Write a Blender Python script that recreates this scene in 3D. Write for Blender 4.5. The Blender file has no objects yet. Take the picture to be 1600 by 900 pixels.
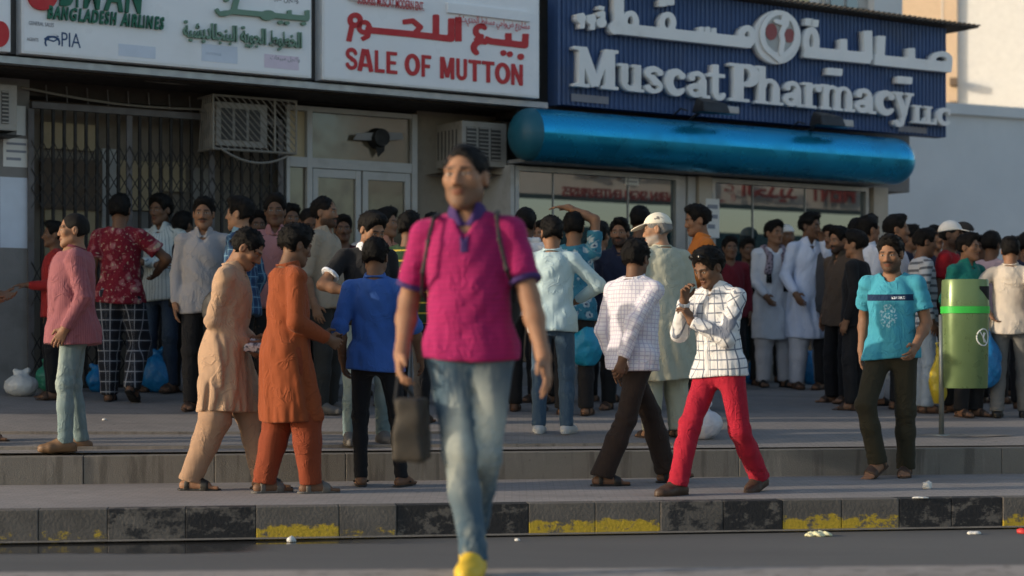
import bmesh
import bpy, math, random
import numpy as np
from mathutils import Matrix, Vector
R = math.radians
SC = bpy.context.scene
COL = SC.collection
# ------------------------------------------------------------------ camera, sky, sun, exposure
FPX, HZ, CAMZ = 2889.0, 530.0, 1.22            # focal length and horizon row in photograph pixels; eye height above the road
cam = bpy.data.cameras.new('camera'); camo = bpy.data.objects.new('camera', cam); COL.objects.link(camo)
cam.sensor_width = 36.0; cam.lens = 36.0 * FPX / 1600; cam.shift_y = (HZ - 450) / 1600
camo.location = (0, 0, CAMZ); camo.rotation_euler = (R(90), 0, 0); cam.clip_start = .1; cam.clip_end = 2000
cam.dof.use_dof = True; cam.dof.focus_distance = 13.2; cam.dof.aperture_fstop = 1.6
SC.camera = camo
SUN_EL, SUN_AZ = 13.0, 13.0                    # elevation; degrees towards the camera from due left
w = bpy.data.worlds.new('World'); SC.world = w; w.use_nodes = True
nt = w.node_tree; sky = nt.nodes.new('ShaderNodeTexSky'); sky.sky_type = 'NISHITA'; sky.sun_disc = False
sdir = Vector((-math.cos(R(SUN_AZ)) * math.cos(R(SUN_EL)), -math.sin(R(SUN_AZ)) * math.cos(R(SUN_EL)), math.sin(R(SUN_EL))))
sky.sun_elevation = R(SUN_EL); sky.sun_rotation = math.atan2(sdir.x, sdir.y); sky.altitude = 0; sky.air_density = 1.0; sky.dust_density = 1.6
nt.links.new(sky.outputs[0], nt.nodes['Background'].inputs[0]); nt.nodes['Background'].inputs[1].default_value = .15
sl = bpy.data.lights.new('sun', 'SUN'); sl.energy = 2.35; sl.angle = R(.6); sl.color = (1, .85, .66)
so = bpy.data.objects.new('sun', sl); COL.objects.link(so); so.rotation_euler = sdir.to_track_quat('Z', 'Y').to_euler()
SC.view_settings.view_transform = 'Standard'; SC.view_settings.look = 'None'; SC.view_settings.exposure = .60; SC.view_settings.gamma = 1
SC.cycles.max_bounces = 6; SC.cycles.use_denoising = True

# ------------------------------------------------------------------ materials
class NT:
    def __init__(s, name):
        s.m = bpy.data.materials.new(name); s.m.use_nodes = True; s.t = s.m.node_tree; s.b = s.t.nodes['Principled BSDF']
    def n(s, typ, ins=None, **kw):
        x = s.t.nodes.new(typ)
        for k, v in kw.items(): setattr(x, k, v)
        for k, v in (ins or {}).items(): s.set(x.inputs[k], v)
        return x
    def set(s, sock, v):
        if isinstance(v, bpy.types.NodeSocket): s.t.links.new(v, sock)
        elif isinstance(v, (tuple, list)) and len(v) == 3 and sock.type == 'RGBA': sock.default_value = (*v, 1)
        else: sock.default_value = v
    def math(s, op, a, b=0., c=0., clamp=False):
        x = s.n('ShaderNodeMath', {0: a, 1: b, 2: c}, operation=op); x.use_clamp = clamp; return x.outputs[0]
    def mix(s, f, a, b, blend='MIX'):
        x = s.n('ShaderNodeMix', data_type='RGBA', blend_type=blend); s.set(x.inputs[0], f); s.set(x.inputs[6], a); s.set(x.inputs[7], b); return x.outputs[2]
    def noise(s, scale, detail=3, vec=None, rough=.55, dist=0.):
        x = s.n('ShaderNodeTexNoise', {'Scale': scale, 'Detail': detail, 'Roughness': rough, 'Distortion': dist})
        if vec is not None: s.set(x.inputs['Vector'], vec)
        return x.outputs[0]
    def ramp(s, v, a, b, lo=0., hi=1.):
        x = s.n('ShaderNodeMapRange', {0: v, 1: a, 2: b, 3: lo, 4: hi}, interpolation_type='SMOOTHSTEP'); return x.outputs[0]
    def obj(s): return s.n('ShaderNodeTexCoord').outputs['Object']
    def attr(s, name): return s.n('ShaderNodeAttribute', attribute_name=name)
    def sep(s, v): return s.n('ShaderNodeSeparateXYZ', {0: v}).outputs
    def comb(s, x=0., y=0., z=0.): return s.n('ShaderNodeCombineXYZ', {0: x, 1: y, 2: z}).outputs[0]
    def scl(s, v, k): return s.n('ShaderNodeVectorMath', {0: v, 1: k}, operation='MULTIPLY').outputs[0]
    def bump(s, h, st=.3, d=.01, nrm=None):
        x = s.n('ShaderNodeBump', {'Height': h, 'Strength': st, 'Distance': d})
        if nrm is not None: s.set(x.inputs['Normal'], nrm)
        return x.outputs[0]
    def out(s, **kw):
        for k, v in kw.items(): s.set(s.b.inputs[k.replace('_', ' ')], v)
        return s.m
def plain(name, col, rough=.6, metal=0., var=.12, scale=8., spec=.4, bump=.0, dirt=None, bscale=60):
    m = NT(name); o = m.obj()
    f = m.noise(scale, 5, o)
    c = m.mix(f, tuple(x * (1 - var) for x in col), tuple(min(1, x * (1 + var)) for x in col))
    if dirt: c = m.mix(m.ramp(m.noise(scale * .45, 6, o, .65), .50, .72, 0, dirt[1]), c, dirt[0])
    kw = dict(Base_Color=c, Roughness=m.ramp(m.noise(scale * 1.7, 4, o), .3, .7, max(.05, rough - .1), min(1, rough + .1)), Metallic=metal, Specular_IOR_Level=spec)
    if bump: kw['Normal'] = m.bump(m.noise(bscale, 6, o), bump, .01)
    return m.out(**kw)
def fabric(name, col, pat=None, c2=None, c3=None, p=.05, wd=.12, rough=.88, var=.10, hair=0):
    m = NT(name); a = m.attr('cloth'); u, v, w_ = m.sep(a.outputs['Vector']); o = m.obj()
    c = m.mix(m.noise(5, 4, o), tuple(x * (1 - var) for x in col), tuple(min(1, x * (1 + var)) for x in col))
    def line(t, per, wid, ph=0.):
        f = m.math('FRACT', m.math('MULTIPLY_ADD', t, 1 / per, ph + 50.))
        return m.ramp(m.math('ABSOLUTE', m.math('SUBTRACT', f, .5)), wid * .5 + .02, wid * .5 - .02)
    if pat == 'check':
        c = m.mix(m.math('MAXIMUM', line(u, p, wd), line(v, p, wd)), c, c2)
    elif pat == 'plaid':
        c = m.mix(m.math('MULTIPLY', line(u, p, .5), .55), c, c2); c = m.mix(m.math('MULTIPLY', line(v, p, .5), .55), c, c2)
        c = m.mix(m.math('MAXIMUM', line(u, p, .10, .5), line(v, p, .10, .5)), c, c3)
    elif pat == 'hstripe':
        c = m.mix(line(v, p, wd), c, c2)
        if c3: c = m.mix(line(v, p, wd * .4, .5), c, c3)
    elif pat == 'vstripe': c = m.mix(line(u, p, wd), c, c2)
    elif pat == 'floral':
        vec = m.comb(u, v, w_)
        vo = m.n('ShaderNodeTexVoronoi', {'Vector': vec, 'Scale': 1 / p, 'Randomness': 1.}); pet = m.n('ShaderNodeTexNoise', {'Vector': vec, 'Scale': 2.6 / p, 'Detail': 3.})
        d = m.math('ADD', vo.outputs['Distance'], m.math('MULTIPLY', m.math('SUBTRACT', pet.outputs[0], .5), .7))
        c = m.mix(m.ramp(d, .46, .34), c, c2); c = m.mix(m.ramp(d, .20, .12), c, c3)
        c = m.mix(m.ramp(m.noise(3.3 / p, 3, vec), .60, .66), c, c3)
    elif pat == 'jeans':
        c = m.mix(m.math('MULTIPLY', w_, m.ramp(m.noise(9, 4, o), .2, .6, .55, 1.)), c, c2)
        c = m.mix(m.ramp(m.noise(26, 4, m.scl(o, (1, 1, .35))), .5, .75, 0, .35), c, c2)
    elif pat == 'print':            # a printed band across the chest and a faded emblem below it
        ins = m.math('MULTIPLY', m.ramp(m.math('ABSOLUTE', u), .235, .225), m.ramp(m.math('ABSOLUTE', m.math('SUBTRACT', w_, 0)), .5, .4))
        band = m.math('MULTIPLY', m.ramp(m.math('ABSOLUTE', m.math('SUBTRACT', v, .345)), .024, .021), ins)
        c = m.mix(band, c, c3)
        txt = m.math('MULTIPLY', m.ramp(m.math('ABSOLUTE', m.math('SUBTRACT', v, .343)), .010, .008), m.math('MULTIPLY', m.ramp(u, .02, .03), m.ramp(u, .135, .125)))
        c = m.mix(m.math('MULTIPLY', txt, m.ramp(m.noise(1, 2, m.comb(m.math('MULTIPLY', u, 150), m.math('MULTIPLY', v, 60))), .47, .53)), c, (.75, .8, .85))
        rr = m.math('SQRT', m.math('ADD', m.math('POWER', m.math('MULTIPLY', m.math('ADD', u, .005), 1 / .075), 2.), m.math('POWER', m.math('MULTIPLY', m.math('SUBTRACT', v, .215), 1 / .085), 2.)))
        em = m.math('MULTIPLY', m.math('MULTIPLY', m.ramp(rr, 1.05, .9), m.ramp(m.noise(46, 3, m.comb(u, v, 0.)), .50, .56)), ins)
        c = m.mix(m.math('MULTIPLY', em, .75), c, (.42, .62, .70))
    b1 = m.noise(420, 2, o)
    b2 = m.noise(13, 2, m.scl(o, (1, 1, .20)), .45, .9); b3 = m.noise(9, 2, m.scl(o, (.45, .45, 1.9)), .5, .8); b4 = m.noise(8, 3, m.scl(o, (1, 1, .7)), .45, 1.8); mk = m.ramp(m.noise(5, 2, m.scl(o, (1.1, .9, 1))), .44, .58)
    hh = m.math('ADD', m.math('ADD', m.math('MULTIPLY', b2, .8), m.math('MULTIPLY', b3, .45)), m.math('MULTIPLY', m.math('MULTIPLY', m.ramp(m.math('ABSOLUTE', m.math('SUBTRACT', b4, .5)), .075, .0), mk), .55))
    return m.out(Base_Color=c, Roughness=rough, Specular_IOR_Level=.2, Sheen_Weight=.05, Normal=m.bump(hh, .42, .022, m.bump(b1, .06, .002)))
def skin_mat(name, col, beard=0., stache=0., hairc=(.012, .010, .009)):
    m = NT(name); x, y, z = m.sep(m.attr('hc').outputs['Vector']); o = m.obj()
    ax = m.math('ABSOLUTE', x); fr = m.ramp(y, -.040, -.055)
    def el(cx, cz, rx, rz, s=.25, xx=None):
        xx = ax if xx is None else xx
        d = m.math('SQRT', m.math('ADD', m.math('POWER', m.math('MULTIPLY', m.math('SUBTRACT', xx, cx), 1 / rx), 2.), m.math('POWER', m.math('MULTIPLY', m.math('SUBTRACT', z, cz), 1 / rz), 2.)))
        return m.math('MULTIPLY', m.ramp(d, 1 + s, 1 - s), fr)
    c = m.mix(m.noise(14, 5, o), tuple(v * .80 for v in col), tuple(v * 1.14 for v in col)); c = m.mix(m.ramp(m.noise(32, 4, o), .45, .70, 0, .35), c, (col[0] * 1.02, col[1] * .78, col[2] * .68))
    c = m.mix(m.math('MULTIPLY', el(.0, -.03, .022, .02, .5), .25), c, (col[0] * 1.05, col[1] * .8, col[2] * .7))
    c = m.mix(m.math('MULTIPLY', el(.031, .004, .026, .017, .6), .28), c, tuple(v * .55 for v in col))
    nz = m.ramp(m.noise(160, 3, o), .25, .6, .55, 1.)
    if beard:
        bz = m.math('MULTIPLY', m.ramp(z, -.030, -.058), m.math('MULTIPLY', m.ramp(y, .02, .0), m.ramp(z, -.150, -.118)))
        bz = m.math('MULTIPLY', bz, m.ramp(ax, .2, .12))
        c = m.mix(m.math('MULTIPLY', m.math('MULTIPLY', bz, nz), beard), c, hairc)
    c = m.mix(m.math('MULTIPLY', el(0, -.0625, .0245, .0115, .25), .9), c, (col[0] * .72, col[1] * .46, col[2] * .44))
    c = m.mix(m.math('MULTIPLY', el(0, -.0625, .022, .0017, .5), .8), c, (.03, .012, .01))
    if stache: c = m.mix(m.math('MULTIPLY', m.math('MULTIPLY', el(.012, -.048, .026, .0075, .3), nz), stache), c, hairc)
    c = m.mix(m.math('MULTIPLY', m.math('MULTIPLY', el(.030, .0255, .021, .0058, .3), nz), .92), c, hairc)
    c = m.mix(m.math('MULTIPLY', el(.031, .0045, .0150, .0060, .25), .8), c, tuple(v * .22 for v in col))
    c = m.mix(el(.031, .0030, .0130, .0040, .2), c, (.38, .34, .31))
    c = m.mix(el(.031, .0035, .0056, .0056, .2), c, (.016, .009, .006))
    eye = el(.031, .0030, .0135, .0042, .2)
    return m.out(Base_Color=c, Roughness=m.math('SUBTRACT', .60, m.math('MULTIPLY', eye, .4)), Specular_IOR_Level=.28, Normal=m.bump(m.noise(120, 4, o), .12, .004))
def hair_mat(name, col):
    m = NT(name); o = m.obj()
    s = m.noise(95, 4, m.scl(o, (1.6, 1.6, .35)), .6, 1.2)
    return m.out(Base_Color=m.mix(s, tuple(v * .4 for v in col), tuple(v * 1.5 for v in col)), Roughness=.62, Specular_IOR_Level=.16, Normal=m.bump(s, .55, .02))
# ------------------------------------------------------------------ signed-distance modelling helpers
F32 = np.float32
def nrm(v):
    v = np.asarray(v, float); return v / max(1e-9, np.linalg.norm(v))
def rotm(ax, deg):
    return np.array(Matrix.Rotation(R(deg), 3, ax))
def smin(a, b, k):
    h = np.maximum(k - np.abs(a - b), 0) / k
    return np.minimum(a, b) - h * h * k * .25
def smax(a, b, k): return -smin(-a, -b, k)
def cone(a, b, ra, rb):
    a = np.asarray(a, float); b = np.asarray(b, float); ba = b - a; L2 = max(1e-9, ba @ ba)
    a3 = a.astype(F32); ba3 = ba.astype(F32)
    def f(P):
        d = P - a3
        t = np.clip((d @ ba3) / F32(L2), 0, 1)
        d = d - t[:, None] * ba3
        return np.sqrt(np.einsum('ij,ij->i', d, d)) - (ra + t * (rb - ra))
    return f
def ball(c, r): 
    c3 = np.asarray(c, F32)
    def f(P):
        d = P - c3
        return np.sqrt(np.einsum('ij,ij->i', d, d)) - r
    return f
def ell(c, r, Rm=None):
    c3 = np.asarray(c, F32); r3 = np.asarray(r, F32); Rm = None if Rm is None else np.asarray(Rm, F32)
    def f(P):
        q = P - c3
        if Rm is not None: q = q @ Rm
        a = q / r3; k0 = np.sqrt(np.einsum('ij,ij->i', a, a)) + 1e-6
        b = a / r3; k1 = np.sqrt(np.einsum('ij,ij->i', b, b)) + 1e-6
        return k0 * (k0 - 1) / k1
    return f
def loft(o, Rm, T, RX, RY, CX=None, CY=None, n=2.0, infl=0.):
    """elliptical sections along the local z axis of frame (o, Rm)"""
    o3 = np.asarray(o, F32); Rm = np.asarray(Rm, F32); T = np.asarray(T, float)
    RX = np.asarray(RX, float) + infl; RY = np.asarray(RY, float) + infl
    CX = np.zeros(len(T)) if CX is None else np.asarray(CX, float)
    CY = np.zeros(len(T)) if CY is None else np.asarray(CY, float)
    tt = np.linspace(T[0], T[-1], 90)
    def sm(V):
        v = np.interp(tt, T, V)
        for _ in range(10): v[1:-1] = (v[:-2] + 2 * v[1:-1] + v[2:]) / 4
        return v
    V = [sm(x) for x in (RX, RY, CX, CY)]
    def f(P):
        q = (P - o3) @ Rm
        t = q[:, 2]
        rx, ry, cx, cy = [np.interp(t, tt, v).astype(F32) for v in V]
        x = (q[:, 0] - cx) / rx; y = (q[:, 1] - cy) / ry
        k0 = np.sqrt(x * x + y * y) + 1e-6
        k1 = np.sqrt((x / rx) ** 2 + (y / ry) ** 2) + 1e-6
        d = k0 * (k0 - 1) / k1
        return smax(d, np.maximum(F32(T[0]) - t, t - F32(T[-1])), .012)
    return f
def plane(pt, n):
    """negative on the side n points away from"""
    p3 = np.asarray(pt, F32); n3 = nrm(n).astype(F32)
    return lambda P: (P - p3) @ n3
def U(k, *fs):
    def f(P):
        d = fs[0](P)
        for g in fs[1:]: d = smin(d, g(P), k) if k else np.minimum(d, g(P))
        return d
    return f
def cut(f, *gs, k=.006):
    def h(P):
        d = f(P)
        for g in gs: d = smax(d, g(P), k)
        return d
    return h
def neg(f): return lambda P: -f(P)
def infl(f, r): return lambda P: f(P) - r
def folds(seed, amp, kx, ky, kz, warp=.35):
    """cloth creases: ridged, warped sine fields of a few directions"""
    rg = np.random.RandomState(seed)
    W = []
    for i in range(4):
        s = 1.35 ** i
        k = np.array([kx * rg.uniform(.4, 1.2) * rg.choice([-1, 1]), ky * rg.uniform(.4, 1.2) * rg.choice([-1, 1]), kz * rg.uniform(.5, 1.2)]) * s
        k2 = rg.uniform(-9, 9, 3)
        W.append((k.astype(F32), k2.astype(F32), rg.uniform(0, 6.28), rg.uniform(0, 6.28), 1 / s))
    def f(P):
        out = np.zeros(len(P), F32)
        for k, k2, p1, p2, w in W:
            w2 = np.sin(P @ k2 + F32(p2))
            a = np.abs(np.sin((P @ k) * F32(.5) + F32(p1) + F32(warp * 3) * w2))
            out += F32(w) * (F32(.62) - a) * (F32(.55) + F32(.45) * np.sin(P @ k2[::-1] * F32(1.3) + F32(p1)))
        return out * F32(amp)
    return f
_CORN = np.array([[i, j, k] for i in (0, 1) for j in (0, 1) for k in (0, 1)])
_EDGE = [(a, b) for a in range(8) for b in range(a + 1, 8) if np.abs(_CORN[a] - _CORN[b]).sum() == 1]
def nets(f, lo, hi, h):
    """surface nets of f(P) < 0 in a box; only blocks near the surface are sampled"""
    lo = np.asarray(lo, float); hi = np.asarray(hi, float)
    nb = np.maximum(1, np.ceil((hi - lo) / (4 * h)).astype(int))
    g = np.stack(np.meshgrid(*[np.arange(n) for n in nb], indexing='ij'), -1).reshape(-1, 3)
    fc = f((lo + (g * 4 + 2) * h).astype(F32))
    V = np.repeat(np.repeat(np.repeat(fc.reshape(nb), 4, 0), 4, 1), 4, 2)
    V = np.pad(V, ((0, 1), (0, 1), (0, 1)), mode='edge').astype(F32)
    act = g[np.abs(fc) < h * 6.2]
    if len(act) == 0: return None
    off = np.stack(np.meshgrid(*[np.arange(5)] * 3, indexing='ij'), -1).reshape(-1, 3)
    idx = (act[:, None, :] * 4 + off[None]).reshape(-1, 3)
    M = np.zeros(V.shape, bool); M[idx[:, 0], idx[:, 1], idx[:, 2]] = True
    pts = np.argwhere(M)
    V[M] = f((lo + pts * h).astype(F32))
    S = V < 0
    S[0] = S[-1] = False; S[:, 0] = S[:, -1] = False; S[:, :, 0] = S[:, :, -1] = False
    V = np.where(S, V, np.maximum(np.abs(V), 1e-5))
    n = np.array(V.shape) - 1
    c = np.zeros(n, np.int8)
    for a in _CORN: c += S[a[0]:a[0] + n[0], a[1]:a[1] + n[1], a[2]:a[2] + n[2]]
    A = (c > 0) & (c < 8)
    cells = np.argwhere(A)
    if len(cells) == 0: return None
    ID = np.full(n, -1, np.int32); ID[A] = np.arange(len(cells))
    cv = [V[cells[:, 0] + a[0], cells[:, 1] + a[1], cells[:, 2] + a[2]] for a in _CORN]
    acc = np.zeros((len(cells), 3)); cnt = np.zeros(len(cells))
    for a, b in _EDGE:
        x = (cv[a] < 0) != (cv[b] < 0)
        t = np.clip(cv[a][x] / (cv[a][x] - cv[b][x]), 0, 1)
        acc[x] += _CORN[a] + t[:, None] * (_CORN[b] - _CORN[a]); cnt[x] += 1
    vs = lo + (cells + acc / cnt[:, None]) * h
    Q = []
    for ax in range(3):
        o1, o2 = (ax + 1) % 3, (ax + 2) % 3
        sl0 = [slice(1, -1)] * 3; sl1 = [slice(1, -1)] * 3
        sl0[ax] = slice(0, -1); sl1[ax] = slice(1, None)
        s0 = S[tuple(sl0)]; x = s0 != S[tuple(sl1)]
        e = np.argwhere(x); e[:, o1] += 1; e[:, o2] += 1
        q = []
        for d1, d2 in ((-1, -1), (0, -1), (0, 0), (-1, 0)):
            k = e.copy(); k[:, o1] += d1; k[:, o2] += d2
            q.append(ID[k[:, 0], k[:, 1], k[:, 2]])
        q = np.stack(q, 1)
        fl = ~s0[x]
        q[fl] = q[fl][:, ::-1]
        Q.append(q)
    q = np.concatenate(Q); q = q[(q >= 0).all(1)]
    return vs, q
def join(parts):
    vs, qs, n = [], [], 0
    for p in parts:
        if p is None: continue
        vs.append(p[0]); qs.append(p[1] + n); n += len(p[0])
    return np.concatenate(vs), np.concatenate(qs)
def mesh_of(name, vs, qs, smooth=True):
    me = bpy.data.meshes.new(name)
    me.vertices.add(len(vs)); me.vertices.foreach_set('co', np.ascontiguousarray(vs, F32).ravel())
    me.loops.add(qs.size); me.loops.foreach_set('vertex_index', np.ascontiguousarray(qs, np.int32).ravel())
    me.polygons.add(len(qs)); me.polygons.foreach_set('loop_start', np.arange(0, qs.size, 4, dtype=np.int32))
    me.update(calc_edges=True)
    if smooth: me.shade_smooth()
    return me
def vattr(me, name, arr):
    a = me.attributes.new(name, 'FLOAT_VECTOR', 'POINT'); a.data.foreach_set('vector', np.ascontiguousarray(arr, F32).ravel())
def link(name, me, mat, parent=None):
    o = bpy.data.objects.new(name, me); COL.objects.link(o)
    if mat is not None and len(me.materials) == 0: me.materials.append(mat)
    if parent is not None: o.parent = parent
    return o
def ik(a, t, l1, l2, pole):
    d = t - a; L = np.linalg.norm(d); L2 = min(L, (l1 + l2) * .998); dr = d / max(L, 1e-6)
    al = np.clip((l1 * l1 + L2 * L2 - l2 * l2) / (2 * l1 * L2), -1, 1) * l1
    hh = math.sqrt(max(0, l1 * l1 - al * al)); p = np.asarray(pole, float); p = nrm(p - (p @ dr) * dr)
    return a + dr * al + p * hh, a + dr * L2

# ------------------------------------------------------------------ people (canonical height 1.72 m, facing -Y, left hand at +X)
def head_field(C, Rh, seed=0):
    """cranium, face, features; C = head centre, Rh = head rotation"""
    rg = random.Random(seed); fw = rg.uniform(.94, 1.08); nl = rg.uniform(-.006, .003); jw = rg.uniform(.92, 1.08); jd = rg.uniform(-.006, .006)
    g = lambda *v: C + Rh @ np.array(v, float)
    E = lambda c, r: ell(g(*c), r, Rh)
    K = lambda a, b, ra, rb: cone(g(*a), g(*b), ra, rb)
    skull = E((0, .012, .03), (.074, .094, .087))
    face = E((0, -.024, -.03), (.060 * fw, .066, .078))
    jaw = U(.02, K((.045 * jw, -.005, -.062), (.014 * jw, -.066, -.094 + jd), .022, .021), K((-.045 * jw, -.005, -.062), (-.014 * jw, -.066, -.094 + jd), .022, .021))
    base = U(.03, skull, face, jaw)
    cheek = U(.01, ball(g(.042, -.056, -.016), .023), ball(g(-.042, -.056, -.016), .023))
    brow = U(.01, K((.010, -.087, .022), (.045, -.071, .024), .009, .011), K((-.010, -.087, .022), (-.045, -.071, .024), .009, .011))
    sock = U(0, E((.031, -.094, .006), (.017, .014, .011)), E((-.031, -.094, .006), (.017, .014, .011)))
    eyes = U(0, E((.031, -.0745, .004), (.016, .0125, .0095)), E((-.031, -.0745, .004), (.016, .0125, .0095)))
    nose = U(.006, K((0, -.086, .012), (0, -.1035 - nl, -.028), .008, .0125), U(0, ball(g(.012, -.094, -.033), .0095), ball(g(-.012, -.094, -.033), .0095)))
    lips = U(.003, E((0, -.0865, -.058), (.023, .011, .0055)), E((0, -.0855, -.0675), (.020, .011, .0065)))
    mouth = E((0, -.100, -.0625), (.024, .008, .0018))
    chin = ball(g(0, -.068, -.098 + jd), .019)
    ears = []
    for s in (1, -1):
        ears.append(cut(E((s * .077, .012, -.006), (.011, .019, .031)), neg(E((s * .088, .006, -.002), (.008, .010, .018)))))
    ears = U(0, *ears)
    def f(P):
        d = smin(base(P), cheek(P), .02)
        d = smin(d, brow(P), .012)
        d = smin(d, chin(P), .02)
        d = smax(d, -sock(P), .012)
        d = smin(d, eyes(P), .003)
        d = smin(d, nose(P), .009)
        d = smin(d, lips(P), .006)
        d = smax(d, -mouth(P), .003)
        return smin(d, ears(P), .006)
    return f
def hand_fields(W, d, n, s, curl, spread=.06, thumb=.5):
    """five separate fingers; W wrist, d pointing direction, n palm normal, s thumb side"""
    g = lambda a, b, c: W + d * a + s * b + n * c
    palm = U(.012, cone(g(0, .004, 0), g(.088, .030, .002), .020, .0125), cone(g(0, 0, 0), g(.092, .010, 0), .022, .0125),
             cone(g(0, 0, 0), g(.088, -.010, 0), .022, .0120), cone(g(0, -.004, 0), g(.080, -.029, .002), .020, .0115))
    fs = [palm]
    for i, (bx, ax, L, r) in enumerate(((.030, .088, .072, .0095), (.010, .092, .082, .0098), (-.010, .088, .076, .0094), (-.029, .080, .058, .0084))):
        p = g(ax, bx, 0); ang = 0; c = curl * (1 + .12 * i)
        dl = nrm(d + s * spread * (1.5 - i))
        for q, (fr, k) in enumerate(((.45, 48), (.30, 62), (.25, 42))):
            ang += R(k) * c
            dd = dl * math.cos(ang) + n * math.sin(ang)
            e = p + dd * L * fr
            fs.append(cone(p, e, r - q * .0009, r - (q + 1) * .0009)); p = e
    a = g(.022, .022, .004); m = a + nrm(d * .62 + s * .75 + n * (.35 * thumb)) * .046; e = m + nrm(d * .9 + s * (.35 - .4 * thumb) + n * (.5 * thumb)) * .034
    th = U(.006, cone(a, m, .0145, .0115), cone(m, e, .0112, .0085))
    def f(P):
        o = fs[0](P)
        for q in fs[1:]: o = smin(o, q(P), .004)
        return smin(o, th(P), .008)
    return f
def foot_field(A, fd, up, bare=True):
    sd = np.cross(fd, up)
    g = lambda a, b, c: A + fd * a + sd * b + up * c
    f = U(.02, cone(g(-.045, 0, -.045), g(.02, 0, -.03), .030, .034), cone(g(0, 0, 0), g(.10, .018, -.045), .035, .024),
          cone(g(-.02, -.004, -.045), g(.105, -.022, -.052), .028, .021), cone(g(-.03, .006, -.048), g(.115, .022, -.052), .026, .022))
    if not bare: return U(.02, f, cone(g(.10, .012, -.053), g(.165, .006, -.055), .024, .019), cone(g(.10, -.016, -.054), g(.150, -.014, -.056), .022, .017))
    toes = [cone(g(.11, b, -.056), g(.11 + l, b * 1.12, -.060), r, r * .85) for b, l, r in ((.028, .066, .0135), (.008, .062, .0100), (-.008, .054, .0095), (-.022, .044, .0090), (-.034, .030, .0085))]
    sgn = 1
    return U(.006, f, *toes)

TORSO_T = [-.14, -.05, .03, .12, .22, .32, .40, .46, .51, .54]
TORSO_X = [.135, .158, .152, .138, .145, .156, .149, .112, .072, .058]
TORSO_Y = [.095, .112, .106, .098, .106, .114, .108, .090, .064, .056]
TORSO_C = [.01, .008, .00, -.004, -.006, -.002, .006, .012, .016, .016]

def tufts(v, C, Rh, seed, n, L):
    """short locks combed down and back over a hair surface, so that its outline is not smooth"""
    rg = np.random.RandomState(seed); vs, qs = v; pick = rg.randint(0, len(qs), n)
    p = vs[qs[pick, 0]]; e1 = vs[qs[pick, 2]] - p; e2 = vs[qs[pick, 3]] - vs[qs[pick, 1]]
    nn = np.cross(e1, e2); nn /= np.linalg.norm(nn, axis=1)[:, None] + 1e-9
    loc = (p - C) @ Rh
    flow = np.stack([loc[:, 0] * 5 + .25, np.where(loc[:, 1] < -.03, -.35, .5), np.where(loc[:, 2] > .09, .0, -.9)], 1) + rg.normal(0, .45, (n, 3))
    flow = flow @ Rh.T; flow -= (flow * nn).sum(1)[:, None] * nn; flow /= np.linalg.norm(flow, axis=1)[:, None] + 1e-9
    side = np.cross(flow, nn); l = L * rg.uniform(.5, 1.15, n)[:, None]; w = rg.uniform(.0035, .0065, n)[:, None]; up = rg.uniform(.10, .34, n)[:, None]
    b = p - nn * .003; m = b + flow * l * .55 + nn * l * up; t = b + flow * l + nn * l * up * .7
    V = np.stack([b - side * w, b + side * w, m - side * w * .8, m + side * w * .8, m + nn * w * .6, t], 1).reshape(-1, 3)
    k = np.arange(n)[:, None] * 6 + len(vs)
    Q = np.concatenate([k + np.array([[0, 1, 3, 4]]), k + np.array([[0, 4, 2, 2]])[:, [0, 1, 2, 2]] * 0 + np.array([[0, 1, 4, 2]]), k + np.array([[2, 4, 5, 5]])[:, :4] * 0 + np.array([[2, 4, 3, 5]])])
    return np.concatenate([vs, V]), np.concatenate([qs, Q])
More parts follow.
